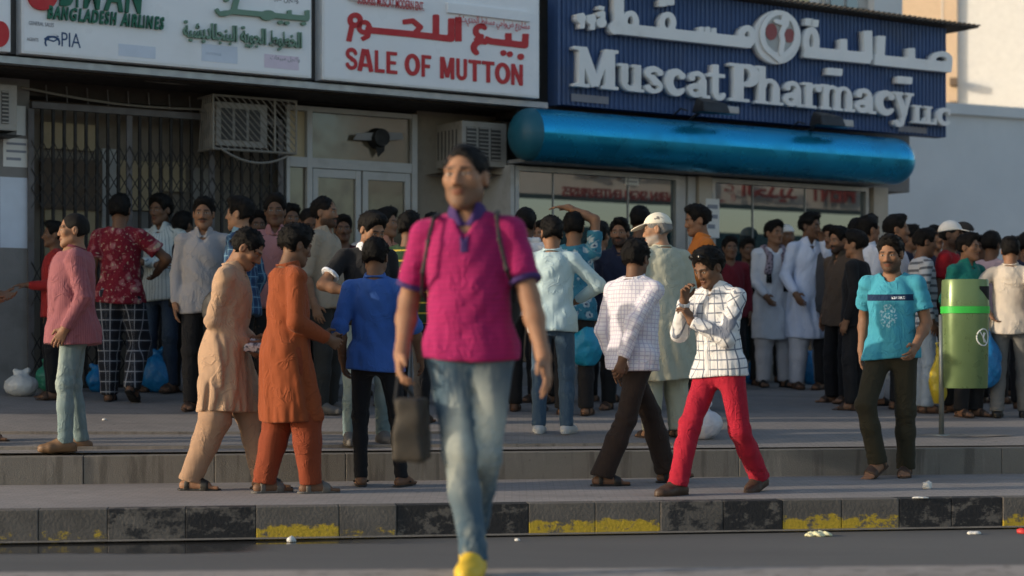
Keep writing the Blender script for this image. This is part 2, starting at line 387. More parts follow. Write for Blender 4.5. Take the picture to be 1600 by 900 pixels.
def person(o):
    """o: one entry of the people list; makes the Empty and all its parts"""
    q = o.get('q', 1)                                   # 0 front row, 1 middle, 2 far or mostly hidden
    tv = (.0098, .0165, .034)[q]; hv = o.get('hv', (.0056, .0084, .0110)[q]); cv_ = (.0096, .0148, .0235)[q]; bv = (.014, .018, .024)[q] if o['top'].get('sleeve', 'long') != 'long' else .026
    sc = o.get('h', 1.72) / 1.72; gi = o.get('girth', 0.)
    seed = o['seed']
    root = bpy.data.objects.new('person', None); COL.objects.link(root)
    root.location = o['loc']; root.rotation_euler = (0, 0, R(o['yaw'])); root.empty_display_size = .2
    root['label'] = o['label']; root['category'] = o.get('cat', 'man'); root['group'] = 'people on the pavement'
    # --- skeleton
    feet = []
    for s, key in ((1, 'fl'), (-1, 'fr')):
        x, y, lift, fy, fp = (list(o.get(key, (s * .10, 0, 0, s * 8, 0))) + [0] * 5)[:5]
        feet.append((np.array([x, y, .078 + lift]), fy, fp))
    lean, side, twist = o.get('lean', (0, 0, 0))
    Rt = rotm('Z', twist) @ rotm('Y', side) @ rotm('X', lean)
    px_, py_ = o.get('pel', ((feet[0][0][0] + feet[1][0][0]) / 2, (feet[0][0][1] + feet[1][0][1]) / 2 + .012))
    LT, LS = .418, .408
    pz = 9
    hip_tw = rotm('Z', twist * .5)
    for (a, _, _), s in zip(feet, (1, -1)):
        hp = np.array([px_, py_, 0]) + hip_tw @ np.array([s * .088, 0, 0])
        dd = np.hypot(*(a - hp)[:2]); pz = min(pz, a[2] + math.sqrt(max(.01, ((LT + LS) * o.get('ext', .997)) ** 2 - dd * dd)) + .035)
    pel = np.array([px_, py_, pz])
    T = lambda *v: pel + Rt @ np.array(v, float)
    hips = [pel + hip_tw @ np.array([s * .088, 0, -.035]) for s in (1, -1)]
    knees, anks, fdir, fup = [], [], [], []
    for (a, fy, fp), hp, s in zip(feet, hips, (1, -1)):
        fd = np.array([math.sin(R(fy)), -math.cos(R(fy)), 0])
        kn, an = ik(hp, a, LT, LS, fd + np.array([s * .12, 0, 0]))
        knees.append(kn); anks.append(an)
        d2 = fd * math.cos(R(fp)) - np.array([0, 0, 1]) * math.sin(R(fp)); fdir.append(d2); fup.append(np.array([0, 0, 1]) * math.cos(R(fp)) + fd * math.sin(R(fp)))
    sh = [T(s * (.172 + gi * .4), .012, .438) for s in (1, -1)]
    nb = T(0, .016, .50)
    hyaw, hpit, hrol = o.get('head', (0, 0, 0))
    Rn = Rt @ rotm('Z', hyaw * .5) @ rotm('X', hpit * .6)
    Rh = Rt @ rotm('Z', hyaw) @ rotm('Y', hrol) @ rotm('X', hpit)
    C = nb + Rn @ np.array([0, -.014, .082]) + Rh @ np.array([0, -.012, .072])
    if 'H' in o:
        topz = C[2] + (Rh @ np.array([0, .02, .125]))[2] + (.012 if o.get('cap') or o.get('hair') in ('full', 'thick') else 0); sc = o['H'] / topz
        if not 1.50 < sc * 1.72 < 1.90: print('HEIGHT', o['label'], round(sc * 1.72, 2))
    elb, wri, hd = [], [], []
    for i, (s, kh) in enumerate(((1, 'hl'), (-1, 'hr'))):
        w = o.get(kh)
        if w is None: w = sh[i] + np.array([s * (.05 + gi), -.03, -.515])
        else: w = np.array(w[:3], float)
        pole = o.get('p' + kh[1], (s * .28, .9, -.1) if w[2] < sh[i][2] - .18 else (s * .5, .25, -1.))
        e, w = ik(sh[i], w, .285, .255, pole)
        elb.append(e); wri.append(w)
        d = nrm(w - e)
        spec = o.get('g' + kh[1], {})
        if 'd' in spec: d = nrm(np.array(spec['d'], float) * .8 + d * .2)
        th = np.array(spec.get('s', (-s * .15, -1, 0)), float); th = nrm(th - (th @ d) * d)
        n_ = np.cross(d, th); n_ = n_ if (n_ @ np.array([-s, 0, 0.]) > 0) else -n_
        if 'n' in spec and n_ @ np.array(spec['n']) < 0: n_ = -n_
        hd.append((d, n_, th, spec.get('c', .32)))
    top = o['top']; bot = o['bot']
    slv = top.get('sleeve', 'long')
    # --- body, one skin: trunk and limbs coarse, head, hands and feet fine
    cov = -.014
    trunk = loft(pel, Rt, TORSO_T, np.array(TORSO_X) + gi * .8 + cov, np.array(TORSO_Y) + gi + cov, CY=np.array(TORSO_C) - gi * .6)
    nk = cone(nb - Rt @ np.array([0, 0, .03]), C + Rh @ np.array([0, .012, -.06]), .060, .054)
    armk = []
    for i in range(2):
        ru = .0 if slv == 'short' else -.008
        rf = -.006 if slv in ('long',) else 0
        armk.append(U(.02, cone(sh[i], elb[i] * .5 + sh[i] * .5, .046 + ru + gi * .3, .047 + ru + gi * .3), cone(elb[i] * .5 + sh[i] * .5, elb[i], .046 + ru + gi * .3, .040 + rf), cone(elb[i], elb[i] * .66 + wri[i] * .34, .041 + rf, .042 + rf + gi * .2), cone(elb[i] * .66 + wri[i] * .34, wri[i], .041 + rf, .0265)))
    legk = [U(.02, cone(hips[i], knees[i], .072, .048), cone(knees[i], knees[i] * .65 + anks[i] * .35, .048, .047), cone(knees[i] * .65 + anks[i] * .35, anks[i], .047, .036)) for i in range(2)]
    def core_f(P):
        t = trunk(P); d = t
        for l in legk: d = np.minimum(d, smin(t, l(P), .04))
        return d
    def body_f(P):
        t = smin(trunk(P), nk(P), .03)
        d = t
        for a in armk: d = np.minimum(d, smin(t, a(P), .045))
        return smax(d, np.where(P[:, 2] < nb[2] - .10, -trunk(P) - F32(.03), F32(-9)), .01)
    pts = np.array([C, *hips, *knees, *anks, *elb, *wri, *sh])
    lo, hi = pts.min(0) - .25, pts.max(0) + .25; lo[2] = -.05
    parts = [join([nets(core_f, lo, hi, .036), nets(body_f, lo, hi, bv)])]
    hf = head_field(C, Rh, seed); nk2 = infl(nk, .0025)
    ks = o.get('hs', 1.03); C32 = C.astype(F32); HS = lambda f: (lambda P: f((P - C32) / F32(ks) + C32) * F32(ks))
    hfs = HS(hf); headf = lambda P: smin(hfs(P), nk2(P), .022)
    hr = .185
    vh = nets(headf, C - np.array([hr, hr, .185]), C + np.array([hr, hr, hr * .9]), hv)
    nbv = len(parts[0][0]); parts.append(vh)
    for i in range(2):
        d, n_, th, cu = hd[i]
        W = wri[i]
        hfld = hand_fields(W, d, n_, th, cu)
        fore = cone(elb[i] * .4 + W * .6, W, .0400 if slv != 'long' else .036, .0275)
        m = W + d * .08
        hfull = (lambda hfld, fore: lambda P: smin(hfld(P), fore(P), .02))(hfld, fore)
        if not o.get('nohand'): parts.append(nets(cut(hfull, plane(W - d * .05, -d)), m - .15, m + .15, (.0054, .0085, .014)[q]))
    bare = o.get('shoe', 'sandal') != 'shoe'
    ffs = [foot_field(anks[i], fdir[i], fup[i], bare) for i in range(2)]
    if not o.get('nofeet'):
        for i in range(2):
            c_ = anks[i] + fdir[i] * .06
            parts.append(nets(ffs[i], c_ - .17, c_ + .17, (.007, .013, .020)[q]))
    vs, qs = join(parts)
    hc = np.full((len(vs), 3), 9., F32); a, b = nbv, nbv + len(vh[0])
    hc[a:b] = (vs[a:b] - C) @ Rh / ks
    hc[a:b][hc[a:b][:, 2] < -.16] += 5
    me = mesh_of('body', vs * sc, qs); vattr(me, 'hc', hc)
    link('body', me, o['skin'], root)
    # --- hair or cap
    hs = o.get('hair', 'short')
    G = lambda *v: C + Rh @ np.array(v, float)
    if hs:
        vol = {'short': .010, 'full': .017, 'buzz': .0045, 'crop': .0065, 'thick': .023, 'grey': .008}[hs]
        hairf = ell(G(0, .014, .032), np.array([.074, .093, .086]) + vol, Rh)
        back = ell(G(0, .042, -.020), (.064 + vol * .8, .060 + vol, .074), Rh)
        fc = ell(G(0, -.120, -.034), (.086, .100, .116), Rh)
        earc = U(0, ell(G(.088, .004, -.022), (.034, .034, .046), Rh), ell(G(-.088, .004, -.022), (.034, .034, .046), Rh))
        fz = o.get('recede', 0)
        fc2 = ell(G(0, -.150, .045 + fz), (.085, .09, .050), Rh)
        n1_ = folds(seed + 5, .0050 if hs != 'buzz' else .001, 95, 95, 55, .8); n2_ = folds(seed + 9, .0075 if hs != 'buzz' else .0, 38, 38, 30, .8); nz = lambda P: n1_(P) + n2_(P)
        top_b = ell(G(o.get('part', .01), -.035, .095), (.062, .062, .028 + vol), Rh)
        def hairfull(P):
            d = smin(hairf(P), back(P), .03)
            if hs in ('full', 'thick'): d = smin(d, top_b(P), .03)
            zl = (P - C.astype(F32)) @ Rh[:, 2].astype(F32)
            ed = np.clip(1 - np.minimum(np.minimum(fc(P), fc2(P)), earc(P)) / .032, 0, 1)
            tp = np.maximum(np.clip((.030 - zl) / .085, 0, 1), ed)
            d = d + nz(P) * (1 - .6 * tp) + tp * max(0., vol - .0035)
            d = smax(d, -fc(P), .008); d = smax(d, -fc2(P), .012); d = smax(d, -earc(P), .006)
            return smax(d, plane(G(0, 0, -.062), Rh @ np.array([0, .40, -1.]))(P), .010)
        v = nets(HS(hairfull), C - .175, C + .175, (.0064, .0095, .0130)[q])
        if hs != 'buzz' and not o.get('cap'): v = tufts(v, C, Rh, seed, (520, 300, 140)[q], .016 if hs == 'crop' else .020 if hs == 'grey' else .030)
        link('hair', mesh_of('hair', v[0] * sc, v[1]), o['hairmat'], root)
    if o.get('cap'):
        kind, cm = o['cap']
        dome = cut(ell(G(0, .012, .035), (.086, .106, .098), Rh), plane(G(0, 0, .038), Rh @ np.array([0, -.12, -1.])))
        if kind == 'cap':
            vis = cut(ell(G(0, -.115, .040), (.072, .085, .05), Rh), plane(G(0, -.12, .046), Rh @ np.array([0, -.25, 1.])), plane(G(0, -.12, .036), Rh @ np.array([0, .25, -1.])))
            dome = U(.006, dome, vis)
        v = nets(HS(dome), C - .26, C + .26, .007)
        link('cap', mesh_of('cap', v[0] * sc, v[1]), cm, root)
    # --- upper garment
    hem = top.get('hem', .80); fit = top.get('fit', .012); lng = hem < .70
    fl = top.get('flare', .07 if lng else .012)
    t_h = hem - pz
    TT = [t_h - .06] + ([t_h * .6] if lng else []) + [-.05, .03, .12, .22, .32, .40, .46, .50]
    ex = fit
    sec = lambda base, add: [base[1] + fl + add] + ([base[1] + fl * .62 + add] if lng else []) + list(np.array(base[1:8]) + add) + [base[8] + add]
    SX = np.array(sec(TORSO_X, ex + gi * .8)); SY = np.array(sec(TORSO_Y, ex + gi)); k_ = 2 if lng else 1
    SX[k_ + 1:k_ + 4] += [.004, .014, .006]; SY[k_ + 1:k_ + 4] += [.012, .016, .006]      # cloth hangs straight over the waist
    if hem < .9: SX[:k_ + 1] += .008 + gi * .3; SY[:k_ + 1] += .016 + gi * .5
    SC = np.array([TORSO_C[1]] * k_ + TORSO_C[1:9]) - gi * .6
    if lng:                                                                                       # the skirt follows the striding legs
        mid = (knees[0] + knees[1]) / 2; off = Rt.T @ (mid - pel); SC[0] += off[1] * .8; SC[1] += off[1] * .45
    shirt_t = loft(pel, Rt, TT, SX, SY, CY=SC)
    yoke = U(.03, cone(T(.03, .014, .482), sh[0], .040 + ex, .046 + ex * .6), cone(T(-.03, .014, .482), sh[1], .040 + ex, .046 + ex * .6))
    se = {'short': top.get('slen', .66), 'long': 2.0, 'elbow': 1.12, 'roll': 1.35}[slv]
    arms = []
    lo_ = top.get('loose', .010)
    ends = []
    for i in range(2):
        e, w, s_ = elb[i], wri[i], sh[i]
        up = cone(s_, e, .051 + lo_ * .8 + gi * .3, .047 + lo_)
        if se <= 1:
            E_ = s_ + (e - s_) * se; A_ = cut(cone(s_, e, .051 + lo_ * .8 + gi * .3, .060 + lo_ * 1.3), plane(E_, e - s_), k=.008); dr = nrm(e - s_)
        else:
            E_ = e + (w - e) * (se - 1) * (.985 if slv == 'long' else 1); fo = cone(e, w, .050 + lo_, (.036 if slv == 'long' else .044) + lo_ * .5); dr = nrm(w - e)
            A_ = U(.02, up, cut(fo, plane(E_, w - e), k=.008))
        arms.append(A_); ends.append((E_, dr))
    thighs = [cone(hips[i] + np.array([0, 0, .02]), knees[i], .098 + fit + fl * .15, .085 + fit + (.02 if lng else 0)) for i in range(2)]
    fo1 = folds(seed, top.get('crease', .0135), 30, 26, 22, .3)
    fo2 = folds(seed + 1, top.get('crease', .0135) * (1.7 if lng else .9), 44, 44, 5, .25)
    fo3 = folds(seed + 2, .006, 26, 26, 60, .3)
    hemz = lambda P: hem + .012 * np.sin(P[:, 0] * 9 + seed) - P[:, 2]
    waist = pz + .10
    ntr = top.get('neck', .064)
    nkc = cone(T(0, .010, .46), T(0, .004, .62), ntr, ntr + .012)
    vneck = cone(T(0, -.075, .485), T(0, -.12, .485 - top.get('v', .05)), .040, .004)
    nt = cut(nkc, plane(T(0, 0, .468), Rt @ np.array([0, .35, -1.])))
    def shirt_parts(P):
        t = smin(shirt_t(P), yoke(P), .03)
        th = np.minimum(thighs[0](P), thighs[1](P))
        t = smin(t, th, .07 if lng else .03)
        w = np.clip((waist + .15 - P[:, 2]) / .35, 0, 1)
        t = t + fo1(P) * (1 - .5 * w) + fo2(P) * w
        return t, [a(P) + fo3(P) for a in arms]
    def shirt_f(P):
        t, aa = shirt_parts(P)
        d = t
        for a in aa: d = np.minimum(d, smin(t, a, .026))
        d = smax(d, hemz(P), .006)
        if top.get('slit'): 
            for s in (1, -1): d = smax(d, -ell(T(s * .24, .03, hem - pz - .02), (.05 * 1.2, .022, .27), Rt)(P), .01)
        d = smax(d, -nt(P), .008)
        return smax(d, -vneck(P), .006)
    def cuv(V, back):
        P = V.astype(F32); t, aa = shirt_parts(P)
        qv = (P - pel.astype(F32)) @ Rt.astype(F32)
        th = np.arctan2(qv[:, 0], qv[:, 1] if back else -qv[:, 1])
        out = np.stack([th * .155, qv[:, 2], np.zeros(len(P))], 1)
        for i in range(2):
            m = aa[i] < t - .004
            ax = nrm(wri[i] - sh[i]); al = (P - sh[i]) @ ax.astype(F32); e1 = nrm(np.cross(ax, (.3, 1, .1))); e2 = np.cross(ax, e1)
            an = np.arctan2((P - sh[i]) @ e1.astype(F32), (P - sh[i]) @ e2.astype(F32))
            out[m] = np.stack([an[m] * .055, al[m], np.ones(m.sum())], 1)
        return out
    g_lo, g_hi = lo.copy(), hi.copy(); g_lo[2] = hem - .05; g_hi[2] = max(sh[0][2], sh[1][2], elb[0][2], elb[1][2], wri[0][2], wri[1][2]) + .12
    v = nets(shirt_f, g_lo, g_hi, cv_)
    me = mesh_of(top.get('name', 'shirt'), v[0] * sc, v[1]); vattr(me, 'cloth', cuv(v[0], abs(((o['yaw'] + 180) % 360) - 180) > 90))
    shirt_o = link(top.get('name', 'shirt'), me, top['mat'], root)
    if top.get('collar'):
        cn = cone(T(0, .012, .47), T(0, .0, .57), ntr + .030, ntr - .001)
        ci = cone(T(0, .012, .45), T(0, .0, .62), ntr + .004, ntr - .016)
        cf = cut(cn, neg(ci), plane(T(0, .01, .542), Rt @ np.array([0, .30, 1.])), plane(T(0, .01, .488), Rt @ np.array([0, .35, -1.])), neg(cone(T(0, -.06, .545), T(0, -.10, .44), .040, .012)), k=.003)
        v = nets(cf, nb - .18, nb + .18, (.0052, .0075, .010)[q])
        if v is not None: link('collar', mesh_of('collar', v[0] * sc, v[1]), top['collar'], shirt_o)
    if top.get('placket'):
        ln = top.get('plen', .14)
        pf = cut(infl(lambda P: shirt_parts(P)[0], .005), lambda P: np.abs((P - pel.astype(F32)) @ Rt[:, 0].astype(F32)) - .016, plane(T(0, -.1, .50 - ln), Rt @ np.array([0, 0, -1.])), plane(T(0, -.1, .475), Rt @ np.array([0, 0, 1.])), lambda P: (P - pel.astype(F32)) @ Rt[:, 1].astype(F32), neg(vneck), k=.002)
        v = nets(pf, T(0, -.15, .25) - .32, T(0, -.15, .25) + .32, .006)
        if v is not None: link('placket', mesh_of('placket', v[0] * sc, v[1]), top['placket'], shirt_o)
    if top.get('band'):
        for i in range(2):
            E_, dr = ends[i]
            bf = cut(infl(lambda P, i=i: arms[i](P) + fo3(P), .0035), plane(E_ - dr * .024, -dr), k=.002)
            bf2 = cut(cone(E_ - dr * .05, E_ + dr * .003, .062 + lo_ * 1.3, .062 + lo_ * 1.3), plane(E_ - dr * .022, -dr), plane(E_ + dr * .002, dr), k=.002)
            v = nets(lambda P, i=i: np.maximum(bf(P), bf2(P)), E_ - .12, E_ + .12, .006)
            if v is not None: link('sleeve_band', mesh_of('sleeve_band', v[0] * sc, v[1]), top['band'], shirt_o)
    # --- trousers
    kb = bot.get('kind', 'trouser')
    rt, rk, rh_ = {'jeans': (.088, .064, .054), 'slim': (.082, .056, .045), 'trouser': (.092, .070, .066), 'shalwar': (.112, .100, .070), 'flare': (.090, .068, .080)}[kb]
    fitb = bot.get('fit', 0)
    hipf = loft(pel, hip_tw, [-.16, -.08, .0, .06, .11], [.10, .152, .160, .150, .142], [.075, .112, .113, .105, .099], CY=[.01, .012, .008, .002, 0], infl=.004 + gi * .8)
    fl1 = folds(seed + 7, bot.get('crease', .008), 34, 34, 9, .3); fl2 = folds(seed + 8, .007, 26, 26, 80, .3)
    legs = []
    for i in range(2):
        hm = anks[i] + nrm(knees[i] - anks[i]) * bot.get('hem', -.02)
        kn = knees[i]; md = kn * .62 + hm * .38
        L_ = U(.03, cone(hips[i], kn, rt + fitb, rk + fitb), cone(kn, md, rk + fitb, (rk + rh_) / 2 + fitb), cone(md, hm + (hm - kn) * .1, (rk + rh_) / 2 + fitb, rh_ + fitb))
        legs.append((L_, plane(hm, nrm(hm - kn) * .8 + np.array([0, 0, -.6])), kn, hm))
    def leg_f(P):
        hp = hipf(P)
        d = hp
        for L_, pl, kn, hm in legs:
            l = L_(P)
            wk = np.exp(-((P[:, 2] - kn[2]) / .10) ** 2) + np.exp(-((P[:, 2] - hm[2] - .04) / .08) ** 2)
            l = l + fl1(P) * .8 + fl2(P) * wk * .8
            l = np.maximum(l, pl(P))
            d = np.minimum(d, smin(hp, l, .05))
        return d
    g_lo, g_hi = lo.copy(), hi.copy(); g_hi[2] = pz + .13; g_lo[2] = -.03
    v = nets(leg_f, g_lo, g_hi, tv)
    me = mesh_of(bot.get('name', 'trousers'), v[0] * sc, v[1])
    P = v[0]; ln = np.linalg.norm(P[:, None, :2] - np.array([(k[:2]) for k in knees])[None], axis=2); wh = ln.argmin(1)
    ax = np.where(wh == 0, 1, -1)
    cen = np.array([(hips[i] + knees[i] + anks[i]) / 3 for i in range(2)])[wh]
    an = np.arctan2(P[:, 0] - cen[:, 0], -(P[:, 1] - cen[:, 1]))
    vattr(me, 'cloth', np.stack([an * .09, P[:, 2], np.clip(np.exp(-(an / .75) ** 2) * np.exp(-((P[:, 2] - .57) / .20) ** 2), 0, 1)], 1))
    link(bot.get('name', 'trousers'), me, bot['mat'], root)
    # --- footwear
    if not o.get('nofeet') and o.get('shoe', 'sandal'):
        kd = o.get('shoe', 'sandal'); smat = o['shoemat']
        for i in range(2):
            A_, fd, up = anks[i], fdir[i], fup[i]; sd = np.cross(fd, up)
            g = lambda a, b, c: A_ + fd * a + sd * b + up * c
            foot2 = U(.02, cone(g(-.05, 0, -.07), g(.10, 0, -.07), .036, .044), cone(g(.10, 0, -.07), g(.165, .006, -.07), .044, .030))
            sole = cut(foot2, plane(g(0, 0, -.064), up), plane(g(0, 0, -.079), -up), k=.004)
            ff = infl(ffs[i], .006)
            al = lambda P, a, w: np.abs((P - A_.astype(F32)) @ fd.astype(F32) - F32(a)) - F32(w)
            if kd == 'shoe': sf = U(.004, cut(infl(ffs[i], .010), plane(g(0, 0, .012), up + fd * -.4)), sole)
            elif kd == 'flip': sf = U(0, sole, cut(cone(g(.135, .01, -.055), g(.05, .05, -.045), .007, .009), neg(plane(g(0, 0, -.07), up))), cone(g(.135, .01, -.055), g(.05, -.048, -.045), .007, .009))
            else: sf = U(0, sole, cut(ff, lambda P, al=al: al(P, .095, .026)), cut(ff, lambda P, al=al: al(P, -.02, .016), plane(g(0, 0, -.005), up)))
            c_ = g(.06, 0, -.03)
            v = nets(sf, c_ - .18, c_ + .18, (.007, .010, .014)[q])
            nm = 'shoe' if kd == 'shoe' else 'sandal'
            link(nm, mesh_of(nm, v[0] * sc, v[1]), smat, root)
    o['_'] = dict(T=T, C=C, Rh=Rh, Rt=Rt, wri=wri, hd=hd, sc=sc, sh=sh, elb=elb, root=root, pel=pel, hips=hips)
    return root
def child_sdf(o, name, f, c, r, h, mat, cloth=None):
    """an extra part of a finished person, in the person's own frame"""
    c = np.asarray(c, float); r = np.asarray(r, float) * np.ones(3)
    v = nets(f, c - r, c + r, h)
    return link(name, mesh_of(name, v[0] * o['_']['sc'], v[1]), mat, o['_']['root'])
# ------------------------------------------------------------------ shape helpers for the setting
def tag(o, label=None, cat=None, group=None, kind=None):
    for k, v in (('label', label), ('category', cat), ('group', group), ('kind', kind)):
        if v: o[k] = v
    return o
def empty(name, loc=(0, 0, 0), label=None, cat=None, group=None, rz=0):
    o = bpy.data.objects.new(name, None); COL.objects.link(o); o.location = loc; o.rotation_euler = (0, 0, rz); o.empty_display_size = .2
    return tag(o, label, cat, group)
class MB:
    """collects boxes, bars, tubes, sheets and links them as one mesh object"""
    def __init__(s): s.v = []; s.f = []
    def add(s, vs, fs):
        n = len(s.v); s.v += [tuple(map(float, p)) for p in vs]; s.f += [tuple(n + i for i in f) for f in fs]; return s
    def hexa(s, p):
        return s.add(p, [(0, 3, 2, 1), (4, 5, 6, 7), (0, 1, 5, 4), (1, 2, 6, 5), (2, 3, 7, 6), (3, 0, 4, 7)])
    def box(s, lo, hi):
        x0, y0, z0 = lo; x1, y1, z1 = hi
        return s.hexa([(x0, y0, z0), (x1, y0, z0), (x1, y1, z0), (x0, y1, z0), (x0, y0, z1), (x1, y0, z1), (x1, y1, z1), (x0, y1, z1)])
    def tube(s, pts, r, n=8, cap=True):
        pts = [np.array(p, float) for p in pts]; b = len(s.v); rs = r if hasattr(r, '__len__') else [r] * len(pts)
        up = np.array([0, 0, 1.])
        for i, p in enumerate(pts):
            t = nrm(pts[min(i + 1, len(pts) - 1)] - pts[max(i - 1, 0)])
            a = np.cross(t, up) if abs(t @ up) < .95 else np.cross(t, np.array([1., 0, 0])); a = nrm(a); c = np.cross(t, a)
            for k in range(n):
                th = 2 * math.pi * k / n; s.v.append(tuple(p + (a * math.cos(th) + c * math.sin(th)) * rs[i]))
        for i in range(len(pts) - 1):
            for k in range(n):
                k2 = (k + 1) % n; s.f.append((b + i * n + k, b + i * n + k2, b + (i + 1) * n + k2, b + (i + 1) * n + k))
        if cap: s.f.append(tuple(b + k for k in range(n))[::-1]); s.f.append(tuple(b + (len(pts) - 1) * n + k for k in range(n)))
        return s
    def grid(s, P):
        P = np.asarray(P, float); n, m = P.shape[:2]; b = len(s.v); s.v += [tuple(p) for p in P.reshape(-1, 3)]
        for i in range(n - 1):
            for j in range(m - 1): s.f.append((b + i * m + j, b + (i + 1) * m + j, b + (i + 1) * m + j + 1, b + i * m + j + 1))
        return s
    def build(s, name, mat, parent=None, smooth=False, bevel=0., loc=None):
        me = bpy.data.meshes.new(name); me.from_pydata(s.v, [], s.f)
        bm = bmesh.new(); bm.from_mesh(me)
        if bevel: bmesh.ops.bevel(bm, geom=[e for e in bm.edges], offset=bevel, segments=2, affect='EDGES', profile=.6, clamp_overlap=True)
        bmesh.ops.recalc_face_normals(bm, faces=bm.faces); bm.to_mesh(me); bm.free()
        if smooth: me.shade_smooth()
        o = link(name, me, mat, parent)
        return o
def part_at(o, root):
    """keep the world place of a part when its thing's Empty is not at the origin"""
    o.parent = root; o.matrix_parent_inverse = root.matrix_basis.inverted(); return o

# --- the place: ground profile and the frame of the shop front, measured from the photograph's perspective
KERB = lambda X: 11.02 + .146 * (X + 3.05)
STEP = lambda X: 12.80 + .150 * (X + 3.5)
MED = lambda X: 7.64 + .056 * (X + 2.1)
FA = np.array([-4.326, 16.23, 0]); FU = nrm(np.array([8.753, 5.82, 0])); FN = np.array([FU[1], -FU[0], 0])
def facade_Y(X, off=0.): 
    A = FA + FN * off; return A[1] + (X - A[0]) * FU[1] / FU[0]
def ground(X, Y):
    if Y < MED(X): return .26
    if Y < KERB(X): return 0.
    st = STEP(X)
    if Y < st: return .20 + .01 * (Y - KERB(X)) / 2
    t = min(1., (Y - st) / max(.6, facade_Y(X, -.7) - st))
    return .40 + .36 * t ** .8
def spot(px, py):
    """where the line of sight through a pixel meets the ground"""
    prev = None
    for D in np.arange(6.5, 40, .01):
        X = (px - 800) / FPX * D; z = CAMZ - (py - HZ) / FPX * D
        if z <= ground(X, D): return np.array([X, D, ground(X, D)])
    return np.array([X, D, 0])
def at_scale(px, s):
    D = FPX / s; X = (px - 800) / s; return np.array([X, D, ground(X, D)])
def F(px, py, off=0.):
    """point of the shop front (or of a plane parallel to it) seen at a pixel"""
    A = FA + FN * off; k = (px - 800) / FPX
    Y = (A @ FN) / (k * FN[0] + FN[1]); return np.array([k * Y, Y, CAMZ - (py - HZ) / FPX * Y])
def uz(px, py, off=0.):
    p = F(px, py, off); return (p - FA) @ FU, p[2]
def W(u, off, z): return FA + FU * u + FN * off + np.array([0, 0, z])
def fbox(mb, u0, u1, o0, o1, z0, z1):
    return mb.hexa([W(u0, o1, z0), W(u1, o1, z0), W(u1, o0, z0), W(u0, o0, z0), W(u0, o1, z1), W(u1, o1, z1), W(u1, o0, z1), W(u0, o0, z1)])
def fpx(mb, x0, y0, x1, y1, o0, o1, ref=None):
    """a box on the front: its face o1 spans the pixels (level top and bottom)"""
    r = o1 if ref is None else ref
    u0, z1 = uz(x0, y0, r); u1, z0 = uz(x1, y1, r)
    if z0 > z1: z0, z1 = z1, z0
    return fbox(mb, u0, u1, o0, o1, z0, z1)
def U_(px, off=0.): return uz(px, 500, off)[0]
def Z_(px, py, off=0.): return uz(px, py, off)[1]

# --- lettering: strokes joined as a 2-D distance field, traced and extruded
def seg2(a, b, w0, w1, rnd):
    a = np.array(a, float); b = np.array(b, float)
    def f(P):
        ba = b - a; L = np.linalg.norm(ba); t = ((P - a) @ ba) / (L * L)
        tc = np.clip(t, 0, 1); d = np.linalg.norm(P - a - tc[:, None] * ba, axis=1) - (w0 + tc * (w1 - w0)) / 2
        if rnd: return d
        pr = np.abs((P - a) @ np.array([-ba[1], ba[0]]) / L) - (w0 + tc * (w1 - w0)) / 2
        return np.maximum(pr, np.abs(t - .5) * L - L / 2)
    return f
def glyph_field(st):
    fs = []
    for s in st:
        k = s[0]
        if k in 'LR':                                    # polyline, butt or round ends
            pts, wd = s[1], s[2]; n = len(pts) - 1; w1 = s[3] if len(s) > 3 else wd
            for i in range(n):
                fs.append((1, seg2(pts[i], pts[i + 1], wd + (w1 - wd) * i / n, wd + (w1 - wd) * (i + 1) / n, k == 'R' or 0)))
                if k == 'L' and i: fs.append((1, seg2(pts[i], np.array(pts[i]) + 1e-4, wd, wd, True)))
        elif k == 'A':                                   # arc: cx cy rx ry a0 a1 w0 w1 (thickest in the middle = w1)
            cx, cy, rx, ry, a0, a1, w0, w1 = s[1:]
            N_ = 22; pr = None
            for i in range(N_ + 1):
                a = R(a0 + (a1 - a0) * i / N_); p = (cx + rx * math.cos(a), cy + ry * math.sin(a)); wv = w0 + (w1 - w0) * math.sin(math.pi * i / N_)
                if pr: fs.append((1, seg2(pr[0], p, pr[1], wv, True)))
                pr = (p, wv)
        elif k in 'BC':                                  # box / cut-out box
            x0, y0, x1, y1 = s[1:]; c = np.array([(x0 + x1) / 2, (y0 + y1) / 2]); h = np.array([(x1 - x0) / 2, (y1 - y0) / 2])
            fs.append((1 if k == 'B' else -1, lambda P, c=c, h=h: (np.abs(P - c) - h).max(1)))
        elif k in 'OX':                                  # filled ellipse / cut-out ellipse
            cx, cy, rx, ry = s[1:]
            fs.append((1 if k == 'O' else -1, lambda P, cx=cx, cy=cy, rx=rx, ry=ry: (np.sqrt(((P[:, 0] - cx) / rx) ** 2 + ((P[:, 1] - cy) / ry) ** 2) - 1) * min(rx, ry)))
    def f(P):
        d = None
        for sg, g in fs:
            v = g(P); d = v if d is None else (np.minimum(d, v) if sg > 0 else np.maximum(d, -v))
        return d
    return f
